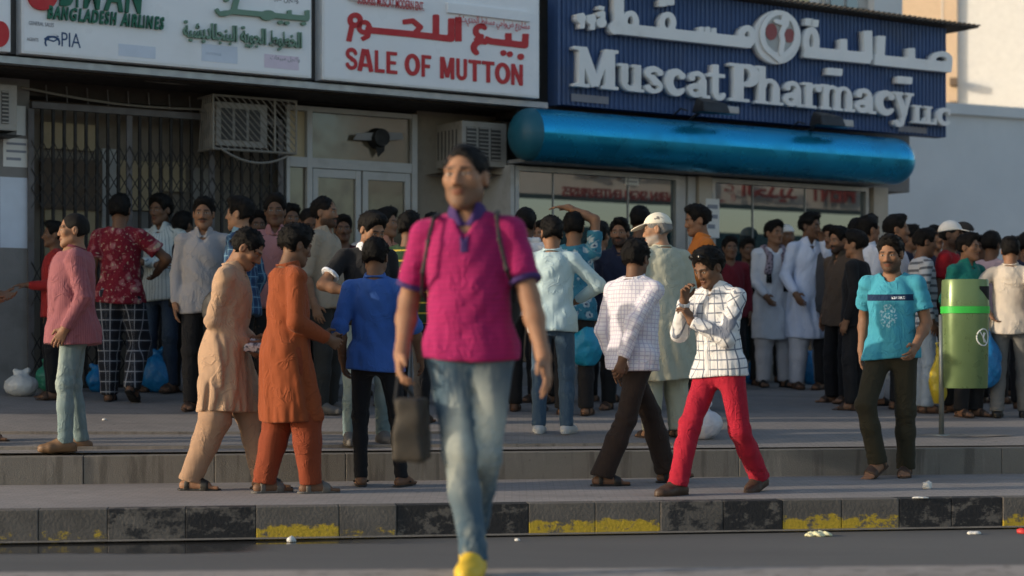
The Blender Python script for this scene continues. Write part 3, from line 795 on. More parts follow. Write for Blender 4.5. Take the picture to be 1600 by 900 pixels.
def outline(f, lo, hi, n=72):
    """closed loops of f = 0 (dual contouring on a small grid)"""
    lo = np.array(lo, float); hi = np.array(hi, float); h = max(hi - lo) / n; m = np.ceil((hi - lo) / h).astype(int) + 1
    g = np.stack(np.meshgrid(np.arange(m[0]), np.arange(m[1]), indexing='ij'), -1)
    V = f((lo + g.reshape(-1, 2) * h)).reshape(m)
    V[0] = V[-1] = np.maximum(V[0], 1e-3); V[:, 0] = np.maximum(V[:, 0], 1e-3); V[:, -1] = np.maximum(V[:, -1], 1e-3); V[-1] = np.maximum(V[-1], 1e-3)
    S = V < 0; pos = {}
    def vert(i, j):
        if (i, j) not in pos:
            ps = []
            for (a, b), (c, d) in (((i, j), (i + 1, j)), ((i, j), (i, j + 1)), ((i + 1, j), (i + 1, j + 1)), ((i, j + 1), (i + 1, j + 1))):
                if S[a, b] != S[c, d]:
                    t = V[a, b] / (V[a, b] - V[c, d]); ps.append((a + t * (c - a), b + t * (d - b)))
            pos[(i, j)] = lo + np.mean(ps, 0) * h
        return (i, j)
    nx = {}
    for i in range(m[0] - 1):
        for j in range(m[1]):
            if S[i, j] != S[i + 1, j] and 0 < j < m[1] - 1:
                a, b = vert(i, j - 1), vert(i, j); nx.setdefault(a, []).append(b); nx.setdefault(b, []).append(a)
    for i in range(m[0]):
        for j in range(m[1] - 1):
            if S[i, j] != S[i, j + 1] and 0 < i < m[0] - 1:
                a, b = vert(i - 1, j), vert(i, j); nx.setdefault(a, []).append(b); nx.setdefault(b, []).append(a)
    loops = []
    while nx:
        a = next(iter(nx)); lp = [a]; cur = a
        while True:
            if not nx.get(cur): nx.pop(cur, None); break
            b = nx[cur].pop(); nx[b].remove(cur)
            if not nx[cur]: nx.pop(cur, None)
            if b == a: 
                if b in nx and not nx[b]: nx.pop(b)
                break
            lp.append(b); cur = b
        if len(lp) > 3: loops.append(np.array([pos[k] for k in lp]))
    return loops
def plate(name, loops, place, depth, mat, parent, bevel=0.):
    """extrude traced loops; place maps (x, y, d) to the world, d is the height above the board"""
    cu = bpy.data.curves.new(name, 'CURVE'); cu.dimensions = '2D'; cu.fill_mode = 'BOTH'; cu.extrude = .5
    for lp in loops:
        sp = cu.splines.new('POLY'); sp.points.add(len(lp) - 1); sp.use_cyclic_u = True
        sp.points.foreach_set('co', np.c_[lp, np.zeros(len(lp)), np.ones(len(lp))].ravel())
    t = bpy.data.objects.new('tmp', cu); COL.objects.link(t); bpy.context.view_layer.update()
    me = bpy.data.meshes.new_from_object(t.evaluated_get(bpy.context.evaluated_depsgraph_get())); bpy.data.objects.remove(t); bpy.data.curves.remove(cu)
    for v in me.vertices: v.co = place(v.co.x, v.co.y, depth if v.co.z > 0 else 0.)
    me.materials.clear(); me.name = name
    bm = bmesh.new(); bm.from_mesh(me); bmesh.ops.remove_doubles(bm, verts=bm.verts, dist=1e-5); bmesh.ops.recalc_face_normals(bm, faces=bm.faces); bm.to_mesh(me); bm.free()
    return link(name, me, mat, parent)
def text_mesh(name, body, place, depth, mat, parent, width=None, height=None, bold=0., shear=0.):
    """plain printed text fitted to width x height (metres), through place(x, y, d)"""
    cu = bpy.data.curves.new(name, 'FONT'); cu.body = body; cu.offset = bold; cu.extrude = .5; cu.resolution_u = 3; cu.shear = shear
    t = bpy.data.objects.new('tmp', cu); COL.objects.link(t); bpy.context.view_layer.update()
    me = bpy.data.meshes.new_from_object(t.evaluated_get(bpy.context.evaluated_depsgraph_get())); bpy.data.objects.remove(t); bpy.data.curves.remove(cu)
    n = len(me.vertices); co = np.zeros(n * 3, F32); me.vertices.foreach_get('co', co); co = co.reshape(-1, 3)
    lo, hi = co.min(0), co.max(0); sx = width / (hi[0] - lo[0]); sy = height / (hi[1] - lo[1]) if height else sx
    out = [place((p[0] - lo[0]) * sx, (p[1] - lo[1]) * sy, depth if p[2] > 0 else 0.) for p in co]
    me.vertices.foreach_set('co', np.array(out, F32).ravel()); me.materials.clear(); me.update(); me.name = name
    return link(name, me, mat, parent)
PF = {'ا': (0xfe8d, 0xfe8e, 0, 0), 'ب': (0xfe8f, 0xfe90, 0xfe91, 0xfe92), 'ة': (0xfe93, 0xfe94, 0, 0), 'ت': (0xfe95, 0xfe96, 0xfe97, 0xfe98), 'ج': (0xfe9d, 0xfe9e, 0xfe9f, 0xfea0), 'ح': (0xfea1, 0xfea2, 0xfea3, 0xfea4), 'خ': (0xfea5, 0xfea6, 0xfea7, 0xfea8), 'د': (0xfea9, 0xfeaa, 0, 0), 'ر': (0xfead, 0xfeae, 0, 0), 'س': (0xfeb1, 0xfeb2, 0xfeb3, 0xfeb4), 'ش': (0xfeb5, 0xfeb6, 0xfeb7, 0xfeb8), 'ص': (0xfeb9, 0xfeba, 0xfebb, 0xfebc), 'ط': (0xfec1, 0xfec2, 0xfec3, 0xfec4), 'ع': (0xfec9, 0xfeca, 0xfecb, 0xfecc), 'ف': (0xfed1, 0xfed2, 0xfed3, 0xfed4), 'ق': (0xfed5, 0xfed6, 0xfed7, 0xfed8), 'ل': (0xfedd, 0xfede, 0xfedf, 0xfee0), 'م': (0xfee1, 0xfee2, 0xfee3, 0xfee4), 'ن': (0xfee5, 0xfee6, 0xfee7, 0xfee8), 'و': (0xfeed, 0xfeee, 0, 0), 'ي': (0xfef1, 0xfef2, 0xfef3, 0xfef4), 'ه': (0xfee9, 0xfeea, 0xfeeb, 0xfeec)}
def arabic(t):
    """letters in their joined forms, in drawing order from left to right"""
    out = []
    for i, c in enumerate(t):
        if c not in PF: out.append(c); continue
        p = i > 0 and t[i - 1] in PF and PF[t[i - 1]][2] != 0; n = PF[c][2] != 0 and i + 1 < len(t) and t[i + 1] in PF
        out.append(chr(PF[c][3 if p and n else 1 if p else 2 if n else 0]))
    return ''.join(out[::-1])
# ------------------------------------------------------------------ colours of the place
M_ = dict(
    asphalt=None, dark=plain('dark_brown_recess', (.040, .031, .026), .85, dirt=((.02, .018, .016), .6)),  # dark brown for the recessed front, canopy slab and back walls
    plaster=plain('beige_plaster', (.26, .22, .175), .9, bump=.25, dirt=((.16, .13, .10), .6)),
    graywall=plain('grey_plaster', (.23, .22, .21), .9, bump=.25, dirt=((.15, .14, .13), .5)),
    pillar=plain('cream_stone_cladding', (.46, .41, .34), .7, bump=.15, dirt=((.25, .22, .18), .4)),
    alum=plain('white_aluminium', (.46, .455, .44), .45, 0, dirt=((.30, .28, .25), .5)),
    alumgrey=plain('grey_aluminium', (.36, .37, .38), .4, .4),
    board=plain('sign_board_white', (.83, .84, .86), .35, var=.03, dirt=((.55, .52, .48), .18), scale=2),
    boardedge=plain('sign_board_edge', (.80, .80, .80), .4),
    signred=plain('red_lettering', (.52, .025, .03), .5), signgreen=plain('green_lettering', (.015, .13, .075), .5), signpale=plain('pale_green_lettering', (.16, .27, .20), .5),
    signblue=plain('blue_print', (.02, .06, .16), .5), signgrey=plain('grey_print', (.22, .22, .25), .6), palebl=plain('faded_blue_print', (.62, .68, .78), .5), palepk=plain('faded_pink_print', (.70, .60, .70), .5),
    letter=plain('white_channel_letter', (.80, .80, .79), .45, var=.06, dirt=((.50, .48, .45), .35), scale=3), wallred=plain('dull_red_wall_letters', (.26, .05, .05), .7), emfield=plain('emblem_grey', (.42, .43, .42), .5), emred=plain('emblem_dull_red', (.30, .07, .07), .5),
    blue=plain('blue_profiled_sheet', (.055, .105, .235), .55, .0, var=.15, dirt=((.07, .09, .14), .5), scale=2.5),
    tube=plain('metallic_blue_paint', (.010, .34, .60), .30, .70, var=.08, spec=.6, scale=2, bump=.05, bscale=6, dirt=((.02, .16, .26), .5)), tubecap=plain('teal_end_cap', (.015, .11, .16), .45),
    roof=plain('rusty_roof_sheet', (.055, .05, .045), .7, .2, dirt=((.12, .08, .05), .5)),
    iron=plain('dark_gate_iron', (.022, .019, .018), .6, .3, dirt=((.07, .05, .035), .5)), irongrey=plain('grey_gate_iron', (.13, .12, .12), .6, .3, dirt=((.07, .05, .035), .5)),
    acwhite=plain('air_conditioner_casing', (.34, .32, .29), .6, dirt=((.22, .19, .15), .6)), acdark=plain('air_conditioner_fins', (.07, .068, .065), .6),
    cage=plain('pale_cage_iron', (.24, .22, .19), .6, .2), rubber=plain('black_rubber', (.012, .012, .012), .6), lamp=plain('lamp_housing', (.018, .018, .02), .5),
    paper=plain('white_paper', (.72, .72, .70), .8, var=.05), print_=plain('print_grey', (.25, .27, .32), .8), beigeb=plain('beige_board', (.50, .40, .25), .8, dirt=((.25, .2, .13), .4)),
    brownb=plain('brown_board', (.14, .10, .07), .7), cream=plain('cream_render', (.69, .68, .65), .9, bump=.2), orange=plain('apricot_render', (.60, .45, .31), .9, bump=.2), white=plain('white_render', (.66, .67, .68), .9, bump=.15, dirt=((.45, .45, .46), .3), scale=1.2),
    green=plain('bin_green_steel', (.165, .235, .10), .34, .30, var=.06, scale=6, dirt=((.10, .13, .05), .25)), neon=plain('bin_green_band', (.05, .52, .07), .4), binpole=plain('galvanised_steel', (.30, .31, .28), .4, .7), black=plain('black_opening', (.006, .006, .006), .7),
)
def glass(name, col, rough=.03, ior=1.9, streak=.12):
    m = NT(name); o = m.obj()
    n = m.noise(1.6, 5, m.scl(o, (1, 1, .25)))
    return m.out(Base_Color=m.mix(n, tuple(v * .6 for v in col), tuple(v * 1.4 for v in col)), Roughness=m.ramp(m.noise(5, 5, o), .3, .8, rough, rough + streak), IOR=ior, Specular_IOR_Level=.5, Normal=m.bump(m.noise(.8, 2, o), .02, .02))
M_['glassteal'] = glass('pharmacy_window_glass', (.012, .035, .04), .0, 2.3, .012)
M_['glassbrown'] = glass('door_glass', (.12, .10, .07), .06, 1.7, .2)
def concrete(name, col, dirtc, crack=.0, sc=1., rough=.9):
    m = NT(name); o = m.n('ShaderNodeNewGeometry').outputs['Position']
    a = m.noise(2.2 * sc, 8, o, .62); b = m.noise(38 * sc, 5, o, .7); st = m.noise(.7 * sc, 4, m.scl(o, (.35, 1.6, 1)))
    c = m.mix(a, tuple(v * .72 for v in col), tuple(v * 1.25 for v in col)); c = m.mix(m.math('MULTIPLY', b, .35), c, tuple(v * .5 for v in col), 'MIX')
    c = m.mix(m.ramp(st, .52, .70, 0, .55), c, dirtc)
    vs_ = m.noise(9, 4, m.scl(o, (1.2, 1.2, .12)), .6); c = m.mix(m.ramp(vs_, .52, .66, 0, .5), c, tuple(v * .55 for v in dirtc)); c = m.mix(m.ramp(m.noise(13, 4, m.scl(o, (1, 1, .15))), .58, .72, 0, .35), c, tuple(v * 1.5 for v in col))
    sp = m.n('ShaderNodeTexVoronoi', {'Vector': o, 'Scale': 9 * sc}, feature='F1'); spots = m.math('MULTIPLY', m.ramp(sp.outputs['Distance'], .10, .05), m.ramp(m.noise(1.3, 3, o), .50, .62))
    c = m.mix(m.math('MULTIPLY', spots, .6), c, tuple(v * .3 for v in col))
    h = m.math('ADD', m.math('MULTIPLY', b, .5), m.noise(130, 3, o))
    return m.out(Base_Color=c, Roughness=m.ramp(a, .3, .7, rough - .12, rough), Specular_IOR_Level=.3, Normal=m.bump(h, .55, .008))
def paving(name, col, dirtc):
    """interlocking pavers, too small here to build one by one, with trodden dirt"""
    m = NT(name); o = m.n('ShaderNodeNewGeometry').outputs['Position']
    br = m.n('ShaderNodeTexBrick', {'Vector': o, 'Scale': 5.2, 'Mortar Size': .018, 'Color1': (.90, .90, .90), 'Color2': (1.06, 1.04, 1.03), 'Mortar': (.74, .73, .72), 'Brick Width': .5, 'Row Height': .25})
    a = m.noise(1.1, 8, o, .62); c = m.mix(a, tuple(v * .7 for v in col), tuple(v * 1.25 for v in col)); c = m.mix(1., c, br.outputs['Color'], 'MULTIPLY')
    c = m.mix(m.ramp(m.noise(.9, 6, m.scl(o, (.5, 1.6, 1)), .65), .5, .68, 0, .7), c, dirtc)
    sp = m.n('ShaderNodeTexVoronoi', {'Vector': o, 'Scale': 6}); c = m.mix(m.math('MULTIPLY', m.ramp(sp.outputs['Distance'], .13, .07), m.ramp(m.noise(2, 3, o), .5, .6, 0, .7)), c, tuple(v * .3 for v in col))
    return m.out(Base_Color=c, Roughness=.88, Specular_IOR_Level=.3, Normal=m.bump(m.math('ADD', br.outputs['Fac'], m.noise(60, 4, o)), -.35, .008))
M_['platform'] = paving('pavement_pavers', (.262, .240, .226), (.158, .142, .132)); M_['lower'] = paving('lower_pavement_pavers', (.265, .245, .236), (.17, .153, .145))
M_['kerbc'] = concrete('kerb_concrete', (.20, .185, .165), (.085, .075, .065), sc=1.4); M_['stepc'] = concrete('step_concrete', (.21, .19, .165), (.11, .095, .08), sc=1.2)
M_['edge'] = concrete('edging_concrete', (.30, .26, .22), (.16, .13, .11)); M_['median'] = concrete('median_concrete', (.34, .30, .27), (.2, .17, .15))
def asphalt():
    m = NT('asphalt'); o = m.n('ShaderNodeNewGeometry').outputs['Position']; x, y, z = m.sep(o)
    a = m.noise(.9, 6, m.scl(o, (.3, 1.4, 1)), .6); b = m.noise(170, 3, o)
    c = m.mix(a, (.085, .083, .081), (.175, .168, .160)); c = m.mix(m.math('MULTIPLY', b, .45), c, (.04, .04, .04))
    d = m.math('SUBTRACT', m.math('MULTIPLY_ADD', x, .146, 11.465), y)               # metres out from the kerb
    wet = m.math('MULTIPLY', m.ramp(m.math('ADD', d, m.math('MULTIPLY', m.math('SUBTRACT', m.noise(.8, 3, m.scl(o, (.6, .6, 1))), .5), .5)), .34, .26), m.ramp(x, -.2, -1.4, .12, 1))
    wet2 = m.math('MULTIPLY', m.ramp(m.math('ADD', d, m.math('MULTIPLY', m.math('SUBTRACT', m.noise(1.1, 3, o), .5), .7)), .75, .55), m.ramp(x, -1.25, -1.7))
    wt = m.math('MAXIMUM', wet, wet2)
    c = m.mix(m.math('MULTIPLY', wt, .65), c, (.012, .011, .010))
    return m.out(Base_Color=c, Roughness=m.math('SUBTRACT', .85, m.math('MULTIPLY', wt, .78)), Specular_IOR_Level=m.math('ADD', .3, m.math('MULTIPLY', wt, .3)), Normal=m.bump(b, m.math('SUBTRACT', .5, m.math('MULTIPLY', wt, .48)), .006))
M_['asphalt'] = asphalt()
def kerb_paint(name, col, amt, low):
    m = NT(name); o = m.obj(); x, y, z = m.sep(o)
    base = m.mix(m.noise(5, 8, m.n('ShaderNodeNewGeometry').outputs['Position'], .65), (.050, .046, .042), (.19, .17, .15))
    w4 = m.n('ShaderNodeNewGeometry').outputs['Position']; a = m.noise(7, 8, m.scl(w4, (1, 1, 1.5)), .72)
    f = m.ramp(m.math('ADD', a, m.math('MULTIPLY', m.ramp(z, low - .08, low + .07), .55)), amt + .07, amt - .03)
    c = m.mix(f, base, m.mix(m.noise(20, 4, o), tuple(v * .75 for v in col), tuple(v * 1.2 for v in col)))
    c = m.mix(m.math('MULTIPLY', m.ramp(z, .03, .0), .6), c, (.07, .06, .05))
    return m.out(Base_Color=c, Roughness=.8, Specular_IOR_Level=.3, Normal=m.bump(m.noise(45, 6, o), .5, .01))
M_['kyel'] = kerb_paint('worn_yellow_kerb_paint', (.50, .345, .035), .545, .15); M_['kyel2'] = kerb_paint('faded_yellow_kerb_paint', (.48, .33, .04), .46, .13); M_['kblk'] = kerb_paint('worn_black_kerb_paint', (.024, .024, .026), .55, .5); M_['kgry'] = kerb_paint('scuffed_black_kerb_paint', (.03, .03, .032), .47, .5)

# ------------------------------------------------------------------ ground: road, kerbs, two pavements
def strip(name, fa, fb, mat, x0=-30., x1=30., nx=61, ny=2, za=0., zb=None, label=None):
    zb = za if zb is None else zb
    P = [[(x, fa(x) + (fb(x) - fa(x)) * j / (ny - 1), za + (zb - za) * j / (ny - 1)) for j in range(ny)] for x in np.linspace(x0, x1, nx)]
    o = MB().grid(P).build(name, mat); return tag(o, kind='structure')
g = MB().grid([[(-400, -400, -.03), (-400, 400, -.03)], [(400, -400, -.03), (400, 400, -.03)]]).build('ground', M_['edge']); tag(g, kind='structure')
strip('road', lambda x: MED(x) - .05, lambda x: KERB(x) + .02, M_['asphalt'], za=0.)
strip('median_pavement', lambda x: -8., lambda x: MED(x) - .10, M_['median'], za=.26)
strip('lower_pavement', lambda x: KERB(x) + .13, lambda x: STEP(x) + .02, M_['lower'], za=.20, zb=.21)
P = []
for x in np.linspace(-30, 30, 121):
    y1 = max(STEP(x) + .8, facade_Y(x, -1.2)) if x < 5.2 else STEP(x) + 26
    row = []
    for j in range(25):
        y = STEP(x) + .14 + (y1 - STEP(x) - .14) * j / 24
        row.append((x, y, ground(x, y) + .001))
    P.append(row)
tag(MB().grid(P).build('upper_pavement', M_['platform'], smooth=True), kind='structure')
def stones(root_name, line, px_edges, z0, z1, depth, mats, label, ref_y, jit=.004):
    """a row of kerb stones: one object per stone under the kerb"""
    rt = empty(root_name); tag(rt, kind='structure'); rg = random.Random(4)
    rows = []
    for (a, b, mk) in px_edges:
        k0, k1 = (a - 800) / FPX, (b - 800) / FPX
        sl = line(1) - line(0); c0 = line(0)
        X0, X1 = [k * c0 / (1 - k * sl) for k in (k0, k1)]
        rows.append((X0, X1, mk))
    for X0, X1, mk in rows:
        L = math.hypot(X1 - X0, line(X1) - line(X0)); d = rg.uniform(-jit, jit)
        mb = MB()
        n = 6
        gp = .0013; mb.box((gp, 0, 0), (L - gp, depth, z1 - z0))
        o = mb.build('kerb_stone', M_[mk], rt, bevel=.006)
        o.location = (X0, line(X0) + d, z0); o.rotation_euler = (0, 0, math.atan2(line(X1) - line(X0), X1 - X0))
    return rt
ke = [(-1070 + i * 106, -964 + i * 106, 'kyel' if (i // 2) % 2 else 'kblk') for i in range(9)] + [(-116, 60, 'kyel2'), (60, 168, 'kyel2'), (168, 290, 'kgry'), (290, 400, 'kblk'), (400, 530, 'kyel'), (530, 620, 'kyel2'), (620, 722, 'kblk'), (722, 826, 'kblk'), (826, 930, 'kyel'), (930, 1032, 'kyel'), (1032, 1130, 'kgry'), (1130, 1223, 'kblk'), (1223, 1315, 'kyel'), (1315, 1405, 'kyel'), (1405, 1487, 'kblk'), (1487, 1567, 'kblk'), (1567, 1655, 'kyel')] + [(1655 + i * 100, 1755 + i * 100, 'kblk' if (i // 2) % 2 else 'kyel') for i in range(8)]
stones('painted_kerb', KERB, ke, -.02, .20, .15, None, '', 0)
tag(bpy.data.objects['painted_kerb'], kind='structure')
stones('step_kerb', STEP, [(-1100 + i * 205, -895 + i * 205, 'stepc') for i in range(18)], .19, .405, .16, None, '', 0, .006)
strip('gutter_strip', lambda x: KERB(x) - .07, lambda x: KERB(x) + .01, M_['kerbc'], za=.012, zb=.016)
for st in range(2):                                    # raised slab edges in the upper pavement; raking sunlight painted as pale colour
    d = (.28, 1.05)[st]; x0, x1 = (-8., 1.2) if st == 0 else (-8., -.15)
    mb = MB(); pr = None
    for x in np.linspace(x0, x1, 30):
        y = STEP(x) + d; z = ground(x, y)
        cur = [(x, y, z + .022), (x, y + .10, ground(x, y + .1) + .012), (x, y, z - .02)]
        if pr: mb.add(pr + cur, [(0, 3, 4, 1), (0, 2, 5, 3)])
        pr = cur
    tag(mb.build('pavement_edging', M_['edge']), kind='structure')
mb = MB(); mb.grid([[(x, MED(x) + dy, z) for dy, z in ((.0, -.02), (0, .245), (-.012, .259), (-.12, .259))] for x in np.linspace(-30, 30, 61)]); tag(mb.build('median_kerb', M_['median']), kind='structure')

# ------------------------------------------------------------------ the shop building
BLD = empty('shop_building', tuple(W(0, 0, .7)), 'long low shop building whose signboards and dark recessed fronts fill the left and centre', 'building')
def bpart(mb, name, mat, parent=None, **k):
    o = mb.build(name, mat, None, **k)
    if parent is None: o.parent = BLD; o.matrix_parent_inverse = BLD.matrix_basis.inverted()
    else: o.parent = parent
    return o
UE = U_(1477); UL = -5.6; UMID = U_(858, -.1); RC = -.80        # right end, left end, change of front, recess of the left shops
Zf = .70
bpart(fbox(MB(), UL, UMID - .06, RC - 6, RC - .30, .2, 5.35), 'rear_wall', M_['plaster'])
# left shop wall around gate and door (recessed) and the ceiling of the recess
bpart(fbox(MB(), UL, U_(46, RC), RC - .3, RC, .2, 3.62), 'wall', M_['graywall'])
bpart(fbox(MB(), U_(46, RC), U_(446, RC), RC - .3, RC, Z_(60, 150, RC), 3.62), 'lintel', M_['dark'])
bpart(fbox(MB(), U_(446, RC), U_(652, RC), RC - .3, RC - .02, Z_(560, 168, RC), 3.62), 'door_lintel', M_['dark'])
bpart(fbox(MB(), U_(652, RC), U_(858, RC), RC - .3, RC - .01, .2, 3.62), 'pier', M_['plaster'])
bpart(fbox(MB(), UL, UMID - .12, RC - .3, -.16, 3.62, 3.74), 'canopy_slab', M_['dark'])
bpart(fbox(MB(), UL, U_(858), -.15, -.02, 3.64, 3.70), 'sign_rail', M_['alumgrey'])
bpart(fbox(MB(), UL, UMID - .12, RC - .3, -.17, 3.745, 5.6), 'fascia_wall', M_['graywall'])
bpart(fbox(MB(), UL, UL + .3, RC - 6, -.18, 3.60, 5.61), 'end_wall', M_['graywall'])
# pharmacy block
bpart(fbox(MB(), UMID - .05, UE - .05, -6, -.55, 3.05, 5.0), 'pharmacy_wall', M_['graywall'])
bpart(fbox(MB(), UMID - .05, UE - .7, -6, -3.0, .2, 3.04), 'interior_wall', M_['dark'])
bpart(fbox(MB(), U_(1362, -.2), U_(1384, -.2), -5.9, -.16, .2, 3.045), 'end_pillar', M_['pillar'])
bpart(fbox(MB(), U_(1090, -.2), U_(1110, -.2), -.5, -.17, .2, 3.045), 'pillar', M_['pillar'])
bpart(fbox(MB(), U_(797, -.2), U_(803, -.2), -3, -.19, .2, 3.045), 'side_jamb', M_['alum'])
bpart(fbox(MB(), U_(803, -.2), U_(1362, -.2), -.48, -.18, .2, .92), 'plinth', M_['graywall'])
def fring(u0, u1, o0, o1, z0, z1, t):
    """a closed rectangular frame in one piece"""
    mb = MB(); R4 = lambda a, b, c, d, o: [W(a, o, c), W(b, o, c), W(b, o, d), W(a, o, d)]
    mb.v = [tuple(map(float, p)) for p in R4(u0, u1, z0, z1, o1) + R4(u0 + t, u1 - t, z0 + t, z1 - t, o1) + R4(u0, u1, z0, z1, o0) + R4(u0 + t, u1 - t, z0 + t, z1 - t, o0)]
    for i in range(4):
        j = (i + 1) % 4
        mb.f += [(i, j, j + 4, i + 4), (i + 8, i + 12, j + 12, j + 8), (i, i + 8, j + 8, j), (i + 4, j + 4, j + 12, i + 12)]
    return mb
def window(x0, x1, ytop, splits, name='shop_window'):
    z0, z1 = .925, 3.04; u0, u1 = U_(x0, -.2), U_(x1, -.2)
    wn = bpart(fring(u0, u1, -.30, -.20, z0, z1, .05), name, M_['alumgrey'])
    edges = [u0 + .05] + [U_(s, -.2) for s in splits] + [u1 - .05]
    for i in range(len(edges) - 1):
        a = fbox(MB(), edges[i] + .004, edges[i + 1] - .004, -.262, -.25, z0 + .062, z1 - .052).build('pane', M_['glassteal'], wn); a.matrix_parent_inverse = BLD.matrix_basis.inverted() if False else Matrix()
    for e in edges[1:-1]: fbox(MB(), e - .004, e + .004, -.262, -.235, z0 + .06, z1 - .05).build('mullion', M_['alumgrey'], wn)
    return wn
def fixw(o):      # sub-parts hang from parts that keep world coordinates in their mesh
    for c in o.children: c.matrix_parent_inverse = Matrix()
for a in ((805, 1062, 250, (868, 985)), (1113, 1358, 268, (1180, 1262))): window(*a)
bpart(fbox(MB(), U_(1062, -.2), U_(1074, -.2), -.42, -.23, .93, 3.04), 'door_jamb', M_['alumgrey']); bpart(fbox(MB(), U_(1076, -.2), U_(1088, -.2), -.36, -.21, .93, 3.04), 'door_jamb', M_['alum'])
# roof edge over the blue sign: profiled sheet with a sagging lip
mb = MB(); nr = 60
ua, ub = U_(1000), U_(1513)
for i in range(nr):
    a = ua + (ub - ua) * i / nr; b = ua + (ub - ua) * (i + .55) / nr; c = ua + (ub - ua) * (i + 1) / nr
    for p, q_, h in ((a, b, .0), (b, c, .028)): fbox(mb, p, q_ , -1.6, .20, 5.035 + h, 5.052 + h)
bpart(fbox(MB(), UMID, ua - .003, -1.6, .20, 5.035, 5.06), 'roof_lip', M_['roof']); bpart(mb, 'roof_sheet', M_['roof'])
# upper storey set back over the pharmacy with a window and a yellowish awning edge
bpart(fbox(MB(), U_(1000, -2.5), U_(1352, -2.5), -6, -2.5, 5.06, 9.), 'upper_wall', M_['cream'])
bpart(fpx(MB(), 1290, -60, 1358, 14, -2.49, -2.42), 'upper_window', M_['alum']); bpart(fpx(MB(), 1298, -60, 1318, 11, -2.41, -2.405), 'upper_pane', M_['glassteal']); bpart(fpx(MB(), 1323, -60, 1340, 13, -2.41, -2.405), 'upper_pane', M_['glassteal'])
bpart(fpx(MB(), 1212, -8, 1265, 8, -2.49, -2.2), 'upper_awning', plain('yellowed_awning', (.55, .50, .30), .8)); bpart(fpx(MB(), 1366, -90, 1410, 40, -2.6, -2.3), 'upper_column', M_['white'])

# --- roller tube awning
AW = empty('tube_awning', tuple(F(1100, 240)), 'glossy blue half round tube awning running below the pharmacy lettering', 'awning')
def tubeaw():
    u0, u1 = U_(834, .18), U_(1402, .18); zc, r, oc = 3.335, .275, .10; n = 40
    P = []
    for i in range(13):
        u = u0 + (u1 - u0) * i / 12
        P.append([W(u, oc + r * math.cos(2 * math.pi * k / n), zc + r * math.sin(2 * math.pi * k / n)) for k in range(n + 1)])
    o = MB().grid(P).build('tube', M_['tube'], smooth=True); part_at(o, AW)
    for sgn, uu, nm in ((1, u1, 'end_dome'), (-1, u0, 'end_cap')):
        P = []
        L = .26 if sgn > 0 else .20
        for i in range(11):
            th = math.pi / 2 * i / 10
            P.append([W(uu + sgn * (.001 + L * math.sin(th)), oc + r * .999 * math.cos(th) * math.cos(2 * math.pi * k / n), zc + r * .999 * math.cos(th) * math.sin(2 * math.pi * k / n)) for k in range(n + 1)])
        part_at(MB().grid(P).build(nm, M_['tube'] if sgn > 0 else M_['tubecap'], smooth=True), AW)
    part_at(fbox(MB(), u0, u1, -.54, .05, 3.062, 3.10).build('back_tray', M_['alumgrey']), AW)
    part_at(fbox(MB(), u0, u1, -.545, -.14, 3.54, 3.66).build('back_rail', M_['iron']), AW)
tubeaw()

# --- pharmacy sign
PS = empty('pharmacy_sign', tuple(W(U_(1175), 0, 3.69)), 'big blue ribbed pharmacy sign with white raised Arabic and English letters and round emblem', 'sign')
ZB, ZT = 3.69, 5.02
def ribbed():
    u0, u1 = U_(873), U_(1477); n = 92; prof = []
    for i in range(n):
        a = u0 + (u1 - u0) * i / n; w_ = (u1 - u0) / n
        prof += [(a, .0), (a + w_ * .50, .0), (a + w_ * .62, .020), (a + w_ * .88, .020)]
    prof.append((u1, 0.))
    mb = MB().grid([[W(u, o, ZB) for u, o in prof], [W(u, o, ZT) for u, o in prof]])
    part_at(mb.build('ribbed_panel', M_['blue']), PS)
    part_at(fbox(MB(), u0, u1, -.16, -.012, ZB, ZT).build('backing', M_['blue']), PS)
    part_at(fbox(MB(), u0 - .03, u0 - .002, -.16, .03, ZB - .01, ZT).build('edge_trim', M_['blue']), PS)
ribbed()
